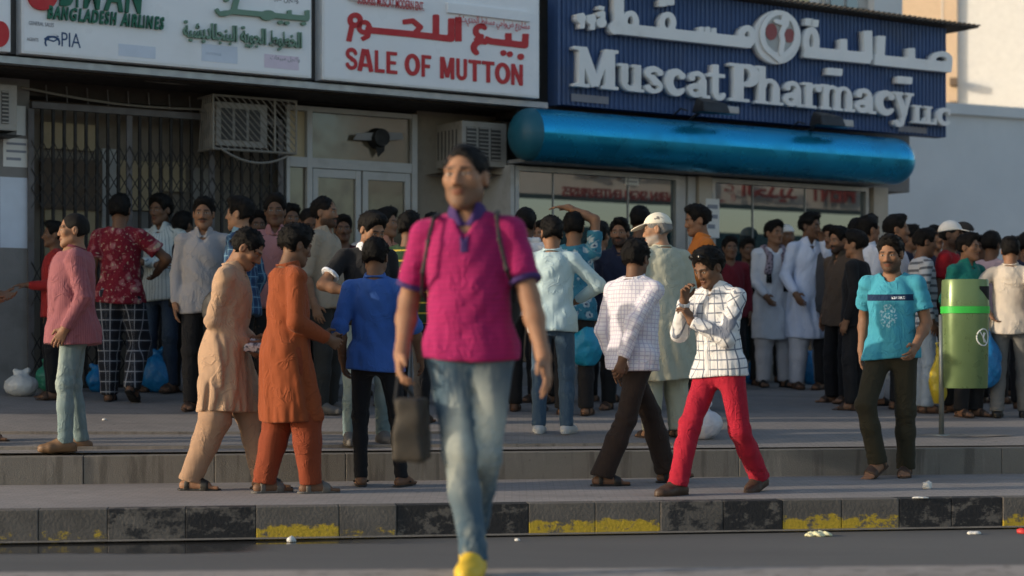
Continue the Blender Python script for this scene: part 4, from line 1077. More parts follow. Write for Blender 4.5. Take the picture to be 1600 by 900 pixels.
SER = {
 'M': (1.75, [('L', [(.30, 0), (.30, 1.45)], .21), ('L', [(.33, 1.40), (.86, .08)], .36), ('L', [(.84, .08), (1.36, 1.40)], .21), ('L', [(1.42, 0), (1.42, 1.45)], .38), ('B', 0, 0, .6, .12), ('B', 1.08, 0, 1.75, .12), ('B', 0, 1.33, .5, 1.45), ('B', 1.25, 1.33, 1.75, 1.45)]),
 'u': (1.12, [('L', [(.28, .95), (.28, .32)], .29), ('A', .54, .33, .27, .22, 180, 345, .24, .20), ('L', [(.84, 0), (.84, 1)], .29), ('B', 0, .89, .42, 1), ('B', .6, .89, .98, 1), ('B', .74, 0, 1.12, .11)]),
 's': (.84, [('A', .42, .745, .26, .165, 25, 265, .14, .24), ('A', .42, .265, .27, .175, 85, -155, .24, .14), ('O', .66, .80, .12, .12), ('O', .17, .2, .12, .12), ('L', [(.30, .62), (.55, .40)], .25)]),
 'c': (.92, [('A', .52, .5, .34, .39, 48, 318, .15, .34), ('O', .74, .76, .14, .13)]),
 'a': (1.0, [('A', .38, .27, .23, .17, 0, 360, .20, .20), ('L', [(.70, .05), (.70, .70)], .28), ('A', .45, .67, .27, .24, 0, 160, .18, .18), ('O', .22, .72, .13, .11), ('B', .66, 0, 1.0, .12), ('B', .5, .52, .72, .62)]),
 't': (.80, [('L', [(.36, .20), (.36, 1.32)], .28), ('B', 0, .84, .80, .98), ('A', .55, .24, .20, .17, 180, 340, .20, .20)]),
 'P': (1.2, [('L', [(.36, 0), (.36, 1.45)], .36), ('A', .62, 1.03, .36, .345, -100, 100, .14, .34), ('B', 0, 0, .76, .12), ('B', 0, 1.33, .62, 1.45), ('B', .36, 1.31, .62, 1.445), ('B', .36, .62, .62, .75)]),
 'h': (1.2, [('L', [(.28, 0), (.28, 1.45)], .29), ('A', .62, .64, .28, .28, 0, 165, .26, .16), ('L', [(.90, 0), (.90, .66)], .29), ('B', 0, 0, .55, .11), ('B', .63, 0, 1.2, .11), ('B', 0, 1.34, .42, 1.45)]),
 'r': (.86, [('L', [(.28, 0), (.28, 1)], .29), ('A', .60, .62, .28, .28, 55, 165, .2, .12), ('O', .72, .80, .14, .14), ('B', 0, 0, .62, .11), ('B', 0, .89, .42, 1)]),
 'm': (1.72, [('L', [(.26, 0), (.26, 1)], .27), ('A', .57, .64, .28, .28, 0, 165, .24, .14), ('L', [(.85, 0), (.85, .66)], .27), ('A', 1.16, .64, .28, .28, 0, 165, .24, .14), ('L', [(1.44, 0), (1.44, .66)], .27), ('B', 0, 0, .5, .11), ('B', .62, 0, 1.09, .11), ('B', 1.2, 0, 1.72, .11), ('B', 0, .89, .4, 1)]),
 'y': (1.12, [('L', [(.24, .95), (.62, .04)], .30), ('L', [(.92, .95), (.48, -.28)], .17), ('A', .32, -.22, .19, .13, 350, 190, .16, .16), ('O', .19, -.25, .12, .11), ('B', 0, .89, .52, 1), ('B', .68, .89, 1.12, 1)]),
 'L': (.85, [('L', [(.28, 0), (.28, 1)], .28), ('B', 0, 0, .85, .13), ('B', 0, .88, .55, 1), ('B', .72, 0, .85, .34)]),
 'C': (.95, [('A', .52, .5, .36, .40, 45, 315, .15, .30), ('B', .72, .62, .86, .95)]),
}
def sletter(ch, x0, x1, zb, unit, col='letter', dep=.10, name='letter', off=.021, rt=None):
    w_, st = SER[ch]; u0, u1 = U_(x0), U_(x1); hi = 1.5 if ch in 'MPht' else 1.06
    lp = outline(glyph_field(st), (-.06, -.46 if ch == 'y' else -.06), (w_ + .06, hi))
    part_at(plate(name, lp, lambda x, y, d: W(u0 + (u1 - u0) * x / w_, off + d, zb + y * unit), dep, M_[col], None), rt or PS)
for ch, a, b in (('M', 887, 956), ('u', 956, 996), ('s', 996, 1028), ('c', 1029, 1062), ('a', 1063, 1099), ('t', 1096, 1122), ('P', 1129, 1178), ('h', 1170, 1213), ('a', 1213, 1246), ('r', 1244, 1273), ('m', 1272, 1325), ('a', 1324, 1358), ('c', 1357, 1388), ('y', 1385, 1417)): sletter(ch, a, b, 3.875, .292)
for ch, a, b in (('L', 1416, 1435), ('L', 1434, 1452), ('C', 1453, 1476)): sletter(ch, a, b, 3.815, .215)
def pxplate(name, st, lo, hi, col, rt, off, dep, n=80):
    lp = outline(glyph_field(st), lo, hi, n)
    part_at(plate(name, lp, lambda x, y, d: F(x, y) + FN * (off + d), dep, M_[col], None), rt)
T_ = 16
pxplate('arabic_word', [('L', [(950, 46), (1060, 58), (1164, 69)], 17), ('L', [(957, -14), (957, 47)], 15), ('A', 975, 37, 9, 14, 0, 360, 8, 8), ('A', 1033, 38, 9, 13, 0, 360, 8, 8), ('L', [(1085, 44), (1085, 62)], 7), ('L', [(1095, 44), (1095, 62)], 7), ('L', [(1105, 46), (1105, 62)], 7), ('A', 1157, 59, 9, 13, 0, 360, 9, 9), ('O', 951, 46, 9, 10)], (930, -25), (1180, 90), 'letter', PS, .021, .10, 150)
for c in ((1025, 7), (1037, 5)): pxplate('dot', [('L', [(c[0] - 6, c[1]), (c[0] + 6, c[1])], 11)], (c[0] - 12, c[1] - 12), (c[0] + 12, c[1] + 12), 'letter', PS, .021, .10, 24)
for i, (x, y) in enumerate(((897, 33), (913, 35), (929, 30))):
    pxplate('small_letter', [('L', [(x - 6, y - 5), (x + 3, y - 7), (x + 3, y + 14)], 7), ('A', x + 1, y + 8 if i == 2 else y - 2, 5, 5, 0, 360, 5, 5), ('L', [(x - 4, y - 16 if i == 2 else y), (x + 5, y - 14 if i == 2 else y)], 6)], (x - 14, y - 22), (x + 14, y + 24), 'letter', PS, .021, .10, 40)
pxplate('arabic_word', [('L', [(1246, 83), (1350, 93)], 17), ('A', 1257, 68, 8, 19, 0, 360, 9, 9), ('L', [(1307, 63), (1307, 88)], 11), ('L', [(1345, 50), (1346, 96)], 13)], (1232, 35), (1362, 112), 'letter', PS, .021, .10, 100)
pxplate('arabic_word', [('L', [(1356, 95), (1476, 107)], 16), ('L', [(1366, 58), (1364, 98)], 13), ('L', [(1413, 77), (1413, 100)], 11), ('A', 1460, 95, 13, 9, 0, 360, 8, 8)], (1345, 45), (1488, 122), 'letter', PS, .021, .10, 100)
for c in ((1253, 36), (1262, 38), (1288, 113), (1299, 114), (1397, 126), (1408, 127)): pxplate('dot', [('L', [(c[0] - 6, c[1]), (c[0] + 6, c[1] + 1)], 11)], (c[0] - 12, c[1] - 12), (c[0] + 12, c[1] + 12), 'letter', PS, .021, .10, 24)
pxplate('emblem', [('O', 1205, 60, 36, 42)], (1160, 10), (1250, 110), 'letter', PS, .022, .09, 60)
pxplate('emblem_field', [('O', 1206, 57, 27, 32)], (1170, 15), (1240, 100), 'emfield', PS, .113, .004, 50)
pxplate('emblem_ring', [('A', 1206, 56, 27, 33, 290, -110, 6, 8), ('L', [(1184, 76), (1206, 96), (1228, 76)], 8)], (1165, 10), (1248, 110), 'letter', PS, .116, .02, 70)
pxplate('emblem_petal', [('O', 1194, 52, 9, 13)], (1180, 35), (1206, 70), 'emred', PS, .118, .006, 30); pxplate('emblem_petal', [('O', 1222, 58, 8, 11)], (1210, 42), (1236, 74), 'emred', PS, .118, .006, 30)
pxplate('emblem_stem', [('R', [(1200, 36), (1214, 40), (1208, 56), (1210, 66), (1207, 86)], 7), ('O', 1214, 34, 6, 13)], (1190, 12), (1228, 96), 'letter', PS, .118, .03, 50)
part_at(fpx(MB(), 893, 146, 951, 163, .021, .028).build('maker_plate', M_['signgrey']), PS); part_at(fpx(MB(), 1404, 196, 1448, 209, .021, .028).build('maker_plate', M_['signgrey']), PS)
def flood(px, py, label):
    c = F(px, py, .42); r = empty('flood_lamp', tuple(c), label, 'lamp', 'flood lamps over the tube awning')
    u = (c - FA) @ FU; z = c[2]
    mb = MB(); mb.hexa([W(u - .19, .56, z - .08), W(u + .19, .56, z - .08), W(u + .15, .30, z - .07), W(u - .15, .30, z - .07), W(u - .17, .52, z + .03), W(u + .17, .52, z + .03), W(u + .10, .32, z + .10), W(u - .10, .32, z + .10)])
    part_at(mb.build('housing', M_['lamp'], bevel=.015), r)
    part_at(MB().tube([W(u, .34, z), W(u + .02, .2, z - .06), W(u + .02, .03, z - .12)], .018).build('arm', M_['lamp']), r)
    part_at(fbox(MB(), u + .16, u + .36, .34, .50, z - .07, z + .01).build('ballast', M_['alumgrey'], bevel=.01), r)
    part_at(MB().tube([W(u - .2, .3, z - .05), W(u - .23, .22, z - .02), W(u - .2, .04, z - .08)], .010, 6).build('cable', M_['lamp']), r)
flood(1108, 166, 'dark flood lamp hanging under the letters of the first word on the blue sign'); flood(1290, 187, 'dark flood lamp hanging under the right half of the blue sign')

# --- the three signboards on the left
def signboard(x0, x1, label, ztop=5.35, zb=None):
    r = empty('signboard', tuple(W((U_(x0) + U_(x1)) / 2, .05, 3.72)), label, 'sign', 'signboards over the shops')
    u0, u1 = U_(x0, .06), U_(x1, .06); z0 = 3.725 if zb is None else zb
    part_at(fbox(MB(), u0, u1, -.10, .055, z0, ztop).build('case', M_['boardedge'], bevel=.006), r)
    part_at(fbox(MB(), u0 + .02, u1 - .02, .056, .060, z0 + .02, ztop - .02).build('face', M_['board']), r)
    return r
OFS = .0605
def fplace(x, zb, off): 
    u0 = U_(x, OFS); return lambda a, b, d: W(u0 + a, off + d, zb + b)
def letters(body, x0, x1, zb, h, col, rt, dep=.006, bold=.02, off=OFS + .0005, shear=0., name='letter'):
    """each printed letter a part of its own"""
    cu = bpy.data.curves.new('m', 'FONT'); t = bpy.data.objects.new('m', cu); COL.objects.link(t)
    def width(s):
        cu.body = s; bpy.context.view_layer.update(); return t.dimensions[0]
    tot = width(body); u0, u1 = U_(x0, OFS), U_(x1, OFS); k = (u1 - u0) / tot; x = 0
    for i, ch in enumerate(body):
        if ch == ' ': continue
        a = width(body[:i + 1]) ; w_ = width(ch); st = a - w_
        part_at(text_mesh(name, ch, lambda X, Y, d, st=st: W(u0 + st * k + X, off + d, zb + Y), dep, M_[col], None, w_ * k, h, bold, shear), rt)
    bpy.data.objects.remove(t); bpy.data.curves.remove(cu)
def line_text(body, x0, x1, zb, h, col, rt, dep=.002, bold=.0, name='printed_line'):
    part_at(text_mesh(name, body, fplace(x0, zb, OFS + .0005), dep, M_[col], None, U_(x1, OFS) - U_(x0, OFS), h, bold), rt)
S0 = signboard(-330, 17, 'white signboard cut by the left edge with a red emblem')
pxplate('red_emblem', [('O', -4, 55, 14, 20)], (-22, 30), (16, 80), 'signred', S0, OFS, .02, 40)
S1 = signboard(34, 487, 'wide white airline signboard with green letters and pale faded logos')
letters('BIMAN', 92, 222, 4.17, .30, 'signgreen', S1, .03, .03, shear=.15)
letters('BANGLADESH', 73, 181, 4.045, .118, 'signgreen', S1, .03, .03, shear=.2); letters('AIRLINES', 187, 255, 4.045, .118, 'signgreen', S1, .03, .03, shear=.2)
pxplate('red_disc', [('O', 62, -4, 23, 22)], (35, -30), (90, 24), 'signred', S1, OFS, .03, 50)
letters('PIA', 96, 126, 3.815, .125, 'signblue', S1, .003, -.005)
pxplate('globe_mark', [('A', 78, 68, 11, 9, 150, 380, 2.5, 3), ('A', 76, 64, 9, 6, 180, 350, 2, 3), ('A', 80, 62, 8, 6, 170, 330, 2, 2.5), ('R', [(66, 62), (80, 66), (88, 62)], 2.2)], (60, 50), (95, 84), 'signblue', S1, OFS, .003, 70)
line_text('GENERAL SALES', 45, 84, Z_(60, 42), .035, 'signgrey', S1); line_text('AGENTS', 42, 60, Z_(50, 66), .03, 'signgrey', S1)
for a, b, c, d, m_ in ((185, 68, 243, 92, 'palebl'), (315, 68, 371, 100, 'palebl'), (413, 84, 467, 110, 'palepk')): part_at(fpx(MB(), a, b, c, d, OFS + .0005, OFS + .002).build('faded_logo', M_[m_]), S1)
line_text('PASSENGER', 322, 346, Z_(335, 88), .03, 'palebl', S1, .004)
pxplate('arabic_word', [('L', [(336, 24), (345, 22), (358, 21)], 7), ('A', 344, 16, 11, 9, 20, 170, 5, 5), ('L', [(366, -8), (359, 20)], 8), ('L', [(356, 20), (400, 24), (440, 28), (476, 31)], 8), ('A', 412, 26, 9, 5, 0, 360, 6, 6), ('L', [(446, 18), (446, 30)], 6), ('L', [(474, 18), (474, 32)], 6), ('O', 432, 37, 4, 3), ('O', 442, 38, 4, 3), ('O', 468, 39, 4, 3), ('O', 348, 2, 4, 3)], (322, -15), (488, 50), 'signpale', S1, OFS, .035, 150)
part_at(text_mesh('arabic_line', arabic('الخطوط الجوية البنجلاديشية'), fplace(285, 3.955, OFS + .0005), .03, M_['signpale'], None, U_(470, OFS) - U_(285, OFS), .20, .022), S1)
line_text(arabic('وكيل مبيعات'), 422, 468, 3.86, .055, 'signgrey', S1); line_text(arabic('وكيل مبيعات'), 410, 466, Z_(440, 6), .07, 'signgrey', S1)
S2 = signboard(504, 843, 'white mutton shop signboard with bold red Arabic and English lettering', ztop=4.80)
GL = {'S': [('A', .5, 1.06, .32, .27, 10, 265, .24, .26), ('A', .5, .42, .33, .28, 85, -165, .26, .24)], 'A': [('L', [(.14, 0), (.42, 1.45)], .27), ('L', [(.88, 0), (.58, 1.45)], .27), ('B', .25, .30, .75, .52), ('B', .36, 1.2, .64, 1.45)], 'L': [('L', [(.22, 0), (.22, 1.45)], .28), ('B', .1, 0, .92, .24)], 'E': [('L', [(.22, 0), (.22, 1.45)], .28), ('B', .1, 0, .92, .23), ('B', .1, 1.22, .9, 1.45), ('B', .1, .62, .82, .84)], 'O': [('A', .5, .725, .36, .60, 0, 360, .27, .27)], 'F': [('L', [(.22, 0), (.22, 1.45)], .28), ('B', .1, 1.22, .9, 1.45), ('B', .1, .60, .80, .83)], 'M': [('L', [(.14, 0), (.14, 1.45)], .24), ('L', [(.86, 0), (.86, 1.45)], .24), ('L', [(.2, 1.42), (.5, .1)], .22), ('L', [(.8, 1.42), (.5, .1)], .22)], 'U': [('L', [(.18, .4), (.18, 1.45)], .28), ('L', [(.82, .4), (.82, 1.45)], .28), ('A', .5, .42, .32, .30, 180, 360, .28, .26)], 'T': [('L', [(.5, 0), (.5, 1.45)], .28), ('B', .04, 1.21, .96, 1.45)], 'N': [('L', [(.16, 0), (.16, 1.45)], .27), ('L', [(.84, 0), (.84, 1.45)], .27), ('L', [(.18, 1.40), (.82, .06)], .27)]}
for ch, a, b in (('S', 539, 559), ('A', 558, 583), ('L', 584, 602), ('E', 602, 622), ('O', 632, 656), ('F', 657, 675), ('M', 687, 710), ('U', 712, 730), ('T', 731, 752), ('T', 752, 773), ('O', 773, 797), ('N', 798, 817)):
    u0, u1 = U_(a, OFS), U_(b, OFS)
    part_at(plate('letter', outline(glyph_field(GL[ch]), (-.06, -.06), (1.06, 1.52), 56), lambda x, y, d: W(u0 + (u1 - u0) * x, OFS + .0005 + d, 3.838 + y * .150), .008, M_['signred'], None), S2)
q_ = 10
for st, lo, hi in (([('L', [(816, 54), (815, 72), (762, 66), (752, 62)], q_), ('L', [(789, 53), (789, 70)], q_), ('A', 746, 50, 8, 8, 320, 80, 7, 9), ('L', [(748, 58), (738, 66)], q_), ('A', 747, 76, 12, 10, 130, 300, 8, 10)], (725, 35), (828, 96)),
                   ([('R', [(808, 90), (808.4, 90)], 10)], (798, 80), (818, 100)), ([('R', [(781, 84), (781.4, 84)], 9), ('R', [(791, 86), (791.4, 86)], 9)], (770, 74), (802, 96)),
                   ([('L', [(711, 28), (711, 66)], q_)], (700, 20), (720, 74)), ([('L', [(700, 30), (700, 62), (640, 55)], q_), ('L', [(676, 24), (676, 58)], q_), ('L', [(624, 36), (640, 34), (652, 44), (640, 56)], 8), ('L', [(642, 55), (566, 48)], q_), ('A', 564, 44, 8, 8, 0, 360, 7, 7), ('L', [(572, 46), (570, 58), (560, 63)], 7)], (548, 15), (710, 74)),
                   ([('A', 550, 33, 8, 8, 0, 360, 8, 8), ('L', [(560, 40), (545, 42), (540, 66)], q_ - 2)], (530, 20), (572, 74))):
    pxplate('arabic_letter', st, lo, hi, 'signred', S2, OFS, .008, 90)
for a, b, c, d, t in ((546, -12, 664, 13, None), (700, 4, 829, 34, None)): part_at(fpx(MB(), a, b, c, d, OFS + .001, OFS + .03).build('name_plate', M_['board']), S2)
part_at(text_mesh('printed_line', arabic('مشاريع ضواحي مسقط الحديثة'), lambda a, b, d: W(U_(714, OFS) + a, OFS + .031 + d, 4.385 + b), .003, M_['signred'], None, U_(825, OFS) - U_(714, OFS), .11, .005), S2)
part_at(text_mesh('printed_line', 'SUBURBS MUSCAT MODERN ENT.', lambda a, b, d: W(U_(556, OFS) + a, OFS + .031 + d, 4.485 + b), .003, M_['signred'], None, U_(660, OFS) - U_(556, OFS), .09, .01), S2)
line_text('C.R. NO. 1/12345/6', 535, 577, 3.77, .028, 'signgrey', S2) if False else None

# --- folding security gate and what stands behind it
GO = RC + .03
GT = empty('security_gate', tuple(W(U_(240, RC), GO, .76)), 'dark folding iron security gate with crossed lattice bars on the left shop', 'gate')
zt = Z_(60, 170, GO); zb = .78; ug0, ug1 = U_(48, GO), U_(438, GO)
part_at(fbox(MB(), ug0, ug1, GO - .02, GO + .04, zt, zt + .06).build('top_rail', M_['irongrey']), GT); part_at(fbox(MB(), ug0, ug1, GO - .02, GO + .03, zb - .03, zb + .01).build('floor_rail', M_['iron']), GT)
nb_ = 24; us = [ug0 + (ug1 - ug0) * i / nb_ for i in range(nb_ + 1)]
me0 = None
for i, u in enumerate(us):
    w_ = .028 if i in (0, 9, 17, 24) else .013
    o = fbox(MB(), u - w_, u + w_, GO - .010, GO + .014, zb + .012, zt - .002).build('bar', M_['irongrey'] if w_ > .02 else M_['iron']); part_at(o, GT)
for (za, zc_, rows) in ((zt - .52, zt - .30, 1), (zt - .92, zt - .56, 2), (zb + .75, zb + 1.15, 2), (zb + .12, zb + .5, 2)):
    hh = (zc_ - za) / rows
    for rI in range(rows):
        for i in range(nb_):
            for s in (0, 1):
                a, b = (us[i], us[i + 1]) if s == 0 else (us[i + 1], us[i]); z0 = za + rI * hh; o_ = GO + .017 + .006 * s
                mb = MB().hexa([W(a, o_, z0 - .009), W(b, o_, z0 + hh - .009), W(b, o_ - .005, z0 + hh - .009), W(a, o_ - .005, z0 - .009), W(a, o_, z0 + .009), W(b, o_, z0 + hh + .009), W(b, o_ - .005, z0 + hh + .009), W(a, o_ - .005, z0 + .009)])
                part_at(mb.build('lattice_strip', M_['iron']), GT)
BK = RC - .27
for a, b, c, d, mt, nm in ((66, 190, 150, 236, 'beigeb', 'board'), (64, 246, 160, 330, 'brownb', 'board'), (186, 250, 250, 330, 'beigeb', 'board'), (255, 252, 290, 300, 'beigeb', 'board'), (70, 300, 150, 420, 'beigeb', 'board'), (160, 232, 182, 560, 'alum', 'post'), (196, 330, 300, 430, 'graywall', 'board'), (300, 262, 330, 420, 'acwhite', 'board')):
    o = fpx(MB(), a, b, c, d, BK - .02 + .004 * (a % 5), BK + .02 + .004 * (a % 5)); bpart(o, nm, M_[mt])
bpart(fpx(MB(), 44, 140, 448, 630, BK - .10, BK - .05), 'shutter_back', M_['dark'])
# conduits and hangers in the dark lintel zone
for i in range(12):
    u = U_(70 + i * 32, RC); bpart(MB().tube([W(u, RC + .03, 3.58), W(u + .01, RC + .03, zt + .07)], .007, 6), 'hanger', M_['irongrey'])
bpart(MB().tube([W(U_(30, RC) + .3 * i, RC + .06, Z_(60, 140, RC) - .05 * math.sin(i * .5) - .012 * i) for i in range(9)], .012, 6), 'conduit', M_['cage'])
def cable(x0, y0, x1, y1, sag, off, label, r=.008):
    a, b = F(x0, y0, off), F(x1, y1, off); n = 12
    o = MB().tube([a + (b - a) * i / n - np.array([0, 0, sag * 4 * i / n * (1 - i / n)]) for i in range(n + 1)], r, 6).build('cable', M_['cage']); tag(o, label, 'cable')
cable(155, 112, 440, 118, .10, -.30, 'thin cable sagging below the airline signboard'); cable(345, 232, 450, 244, .10, -.35, 'loose cable looping under the caged air conditioner', .012)
# --- wall air conditioners
def aircon(x0, y0, x1, y1, off0, off1, label, caged):
    r = empty('air_conditioner', tuple(F((x0 + x1) / 2, y1, off1)), label, 'air conditioner', 'air conditioners on the shop front')
    u0, z1 = uz(x0, y0, off1); u1, z0 = uz(x1, y1, off1)
    part_at(fbox(MB(), u0, u1, off0, off1, z0, z1).build('casing', M_['acwhite'], bevel=.01), r)
    n = 3; mg = .05
    for k in range(n):
        a = u0 + mg + (u1 - u0 - 2 * mg) * k / n; b = u0 + mg + (u1 - u0 - 2 * mg) * (k + 1) / n - .03
        o = fbox(MB(), a, b, off1 + .001, off1 + .006, z0 + .06, z1 - .06).build('grille', M_['acdark']); part_at(o, r)
        mb = MB()
        for j in range(9):
            z = z0 + .07 + (z1 - z0 - .14) * j / 8; fbox(mb, a + .004, b - .004, off1 + .007, off1 + .016, z - .006, z + .006)
        l = mb.build('louvre', M_['acwhite'] if not caged else M_['acdark']); l.parent = o; l['kind'] = 'stuff'
    for k in range(6):
        o_ = off0 + (off1 - off0) * (.2 + .12 * k); part_at(fbox(MB(), u0 - .004, u0 - .001, o_, o_ + .02, z0 + .08, z1 - .08).build('side_slot', M_['acdark']), r)
    return u0, u1, z0, z1, r
aircon(722, 188, 792, 262, RC - .1, RC + .50, 'cream air conditioner with louvres beside the awning tube', False)
u0, u1, z0, z1, r_ = aircon(338, 158, 418, 232, RC - .1, RC + .30, 'dusty air conditioner inside an iron cage over the gate', True)
CG = empty('iron_cage', tuple(W(u0, RC + .35, z0)), 'pale iron cage of slanted bars around the dusty air conditioner', 'cage')
a0, a1, b0, b1, o0, o1 = u0 - .06, U_(462, RC + .35), z0 - .04, z1 + .05, RC + .01, RC + .36
mb = MB()
for a, b in (((a0, b0), (a1, b0)), ((a0, b1), (a1, b1)), ((a0, b0), (a0, b1)), ((a1, b0), (a1, b1)), ((u1 + .05, b0), (u1 + .05, b1))):
    mb.tube([W(a[0], o1, a[1]), W(b[0], o1, b[1])], .012, 6)
for a in (a0, a1):
    for b in (b0, b1): mb.tube([W(a, o0, b), W(a, o1, b)], .012, 6)
part_at(mb.build('cage_frame', M_['cage']), CG)
n = 20
for k in range(n):
    for lo_, hi_ in ((a0, u0 + .06), (u1 + .05, a1)):
        pass
    sh_ = (a1 - a0 + (b1 - b0)) * (k + .5) / n; pts = []
    s0 = max(0, sh_ - (b1 - b0)); s1 = min(a1 - a0, sh_)
    if s1 - s0 > .03: part_at(MB().tube([W(a0 + s0, o1 + .002, b0 + sh_ - s0), W(a0 + s1, o1 + .002, b0 + sh_ - s1)], .0065, 5).build('cage_bar', M_['cage']), CG)
for k in range(8):
    s = (o1 - o0) * (k + .5) / 8; part_at(MB().tube([W(a0 - .002, o0 + s, b0), W(a0 - .002, min(o1, o0 + s + .1), b1)], .006, 5).build('cage_bar', M_['cage']), CG)
u0, u1, z0, z1, r_ = aircon(-40, 128, 27, 205, RC, RC + .32, 'grey air conditioner cut by the left edge of the view', False)
bpart(fpx(MB(), -50, 206, 34, 212, RC + .002, RC + .36), 'shelf', M_['iron'])
# --- notices on the pier at the far left
def notice(x0, y0, x1, y1, off, label, lines=0, col='paper'):
    r = empty('notice', tuple(F((x0 + x1) / 2, y1, off)), label, 'notice', 'paper notices on the shop front')
    part_at(fpx(MB(), x0, y0, x1, y1, off + .001, off + .004).build('sheet', M_[col]), r)
    for i in range(lines):
        y = y0 + (y1 - y0) * (.15 + .75 * i / max(1, lines)); h_ = (y1 - y0) * .35 / max(1, lines); part_at(fpx(MB(), x0 + (x1 - x0) * .12, y, x1 - (x1 - x0) * (.12 + .2 * (i % 3 == 2)), y + h_, off + .0045, off + .006).build('printed_line', M_['print_']), r)
notice(5, 215, 46, 262, RC, 'printed notice with dark picture bands at the left edge above a larger sheet', 3)
notice(0, 276, 44, 388, RC, 'large pale blue paper sheet pasted at the far left pier', 0, 'palebl'); notice(26, 165, 40, 212, RC, 'narrow pale paper strip above the printed notice at far left', 0)
notice(1103, 310, 1124, 372, -.17, 'white paper notice taped to the pillar between the pharmacy windows', 3); notice(977, 274, 998, 290, -.25, 'small white square sticker high on the pharmacy window', 2)
# --- aluminium shop door
DR = empty('shop_door', tuple(W(U_(565, RC), RC, .76)), 'white aluminium double shop door with a wide glass transom above', 'door')
dz1 = Z_(560, 172, RC + .02); dzt = Z_(545, 256, RC + .02); e_ = RC + .0
def dbox(x0, x1, z0, z1, o0, o1, nm, mt, par=None):
    o = fbox(MB(), U_(x0, RC), U_(x1, RC), o0, o1, z0, z1).build(nm, M_[mt])
    if par is None: part_at(o, DR)
    else: o.parent = par
    return o
for x in (446, 478, 642): dbox(x, x + (8 if x > 450 else 5), .72, dz1, RC - .05, RC + .03, 'frame_post', 'alum')
dbox(451.5, 641.5, dzt - .06, dzt + .04, RC - .05, RC + .028, 'transom_bar', 'alum'); dbox(451.5, 641.5, dz1 - .05, dz1, RC - .05, RC + .026, 'head_bar', 'alum')
dbox(486.5, 641.5, dzt + .042, dz1 - .052, RC - .03, RC - .02, 'transom_pane', 'glassbrown'); dbox(451.5, 477.5, dzt + .042, dz1 - .052, RC - .03, RC - .02, 'side_panel', 'beigeb'); dbox(451.5, 477.5, .74, dzt - .062, RC - .03, RC - .02, 'side_pane', 'glassbrown')
for a, b in ((488, 563), (566, 640)):
    lf = fbox(fbox(fbox(fbox(MB(), U_(a, RC), U_(a + 8, RC), RC - .04, RC + .015, .76, dzt - .065), U_(b - 8, RC), U_(b, RC), RC - .04, RC + .015, .76, dzt - .065), U_(a + 8, RC) + .001, U_(b - 8, RC) - .001, RC - .04, RC + .012, dzt - .15, dzt - .066), U_(a + 8, RC) + .001, U_(b - 8, RC) - .001, RC - .04, RC + .012, .76, 1.0).build('door_leaf', M_['alum']); part_at(lf, DR)
    pn = fbox(MB(), U_(a + 8, RC) + .002, U_(b - 8, RC) - .002, RC - .02, RC - .012, 1.002, dzt - .152).build('pane', M_['glassbrown']); pn.parent = lf
    hd_ = MB().tube([W(U_(b - 4 if a < 500 else a + 4, RC), RC + .016, 1.65), W(U_(b - 4 if a < 500 else a + 4, RC), RC + .06, 1.67), W(U_(b - 4 if a < 500 else a + 4, RC), RC + .06, 1.95), W(U_(b - 4 if a < 500 else a + 4, RC), RC + .016, 1.97)], .012, 6).build('handle', M_['alumgrey']); hd_.parent = lf
fc_ = F(596, 215, RC + .10); uf = (fc_ - FA) @ FU
FN_ = empty('wall_fan', tuple(fc_), 'dark extractor fan with drooping blades behind the door transom', 'fan')
part_at(MB().tube([W(uf, RC - .01, fc_[2]), W(uf, RC + .12, fc_[2])], [.11, .09], 16).build('hub', M_['rubber']), FN_)
for k in range(3):
    a = R(15 + 165 * k if k < 2 else 268); du, dz_ = math.cos(a), math.sin(a) * .5 if k < 2 else -1
    L = .30 if k < 2 else .16
    part_at(MB().hexa([W(uf + du * .07 - .05 * (k == 2), RC + .06, fc_[2] + dz_ * .05 - .03), W(uf + du * L, RC + .05, fc_[2] + dz_ * L - .035), W(uf + du * L, RC + .04, fc_[2] + dz_ * L - .035), W(uf + du * .07 - .05 * (k == 2), RC + .05, fc_[2] + dz_ * .05 - .03), W(uf + du * .07 + .05 * (k == 2), RC + .08, fc_[2] + dz_ * .05 + .05), W(uf + du * L * .9 + .06 * (k == 2), RC + .07, fc_[2] + dz_ * L + .03), W(uf + du * L * .9 + .06 * (k == 2), RC + .06, fc_[2] + dz_ * L + .03), W(uf + du * .07 + .05 * (k == 2), RC + .07, fc_[2] + dz_ * .05 + .05)]).build('blade', M_['alumgrey' if k < 2 else 'rubber']), FN_)
bpart(fpx(MB(), 700, 268, 800, 274, RC, RC + .45), 'shelf', M_['brownb']); bpart(fpx(MB(), 742, 276, 797, 330, RC + .0, RC + .06), 'meter_box', M_['graywall'])

# ------------------------------------------------------------------ buildings at the right and across the street
def slab(name, label, P0, u, h, thick, z1, mat):
    u = nrm(np.array([*u, 0])); n = np.array([u[1], -u[0], 0]); P0 = np.array([*P0, 0.]); r = empty(name, tuple(P0), label, 'building')
    G_ = lambda a, o, z: P0 + u * a + n * o + np.array([0, 0, z])
    def bx(a0, a1, o0, o1, z0, z1_, nm, m, par=None):
        o = MB().hexa([G_(a0, o1, z0), G_(a1, o1, z0), G_(a1, o0, z0), G_(a0, o0, z0), G_(a0, o1, z1_), G_(a1, o1, z1_), G_(a1, o0, z1_), G_(a0, o0, z1_)]).build(nm, M_[m] if isinstance(m, str) else m)
        return part_at(o, r) if par is None else (setattr(o, 'parent', par), o)[1]
    bx(0, h, -thick, 0, .2, z1, 'wall', mat); return bx, r, G_
D_ = 30.; X_ = (1330 - 800) / FPX * D_
bx, r, G_ = slab('side_building', 'plain pale blue grey flat roofed building side in shade at the right', (X_, D_), (.90, .44), 14, 4, 5.15, 'white')
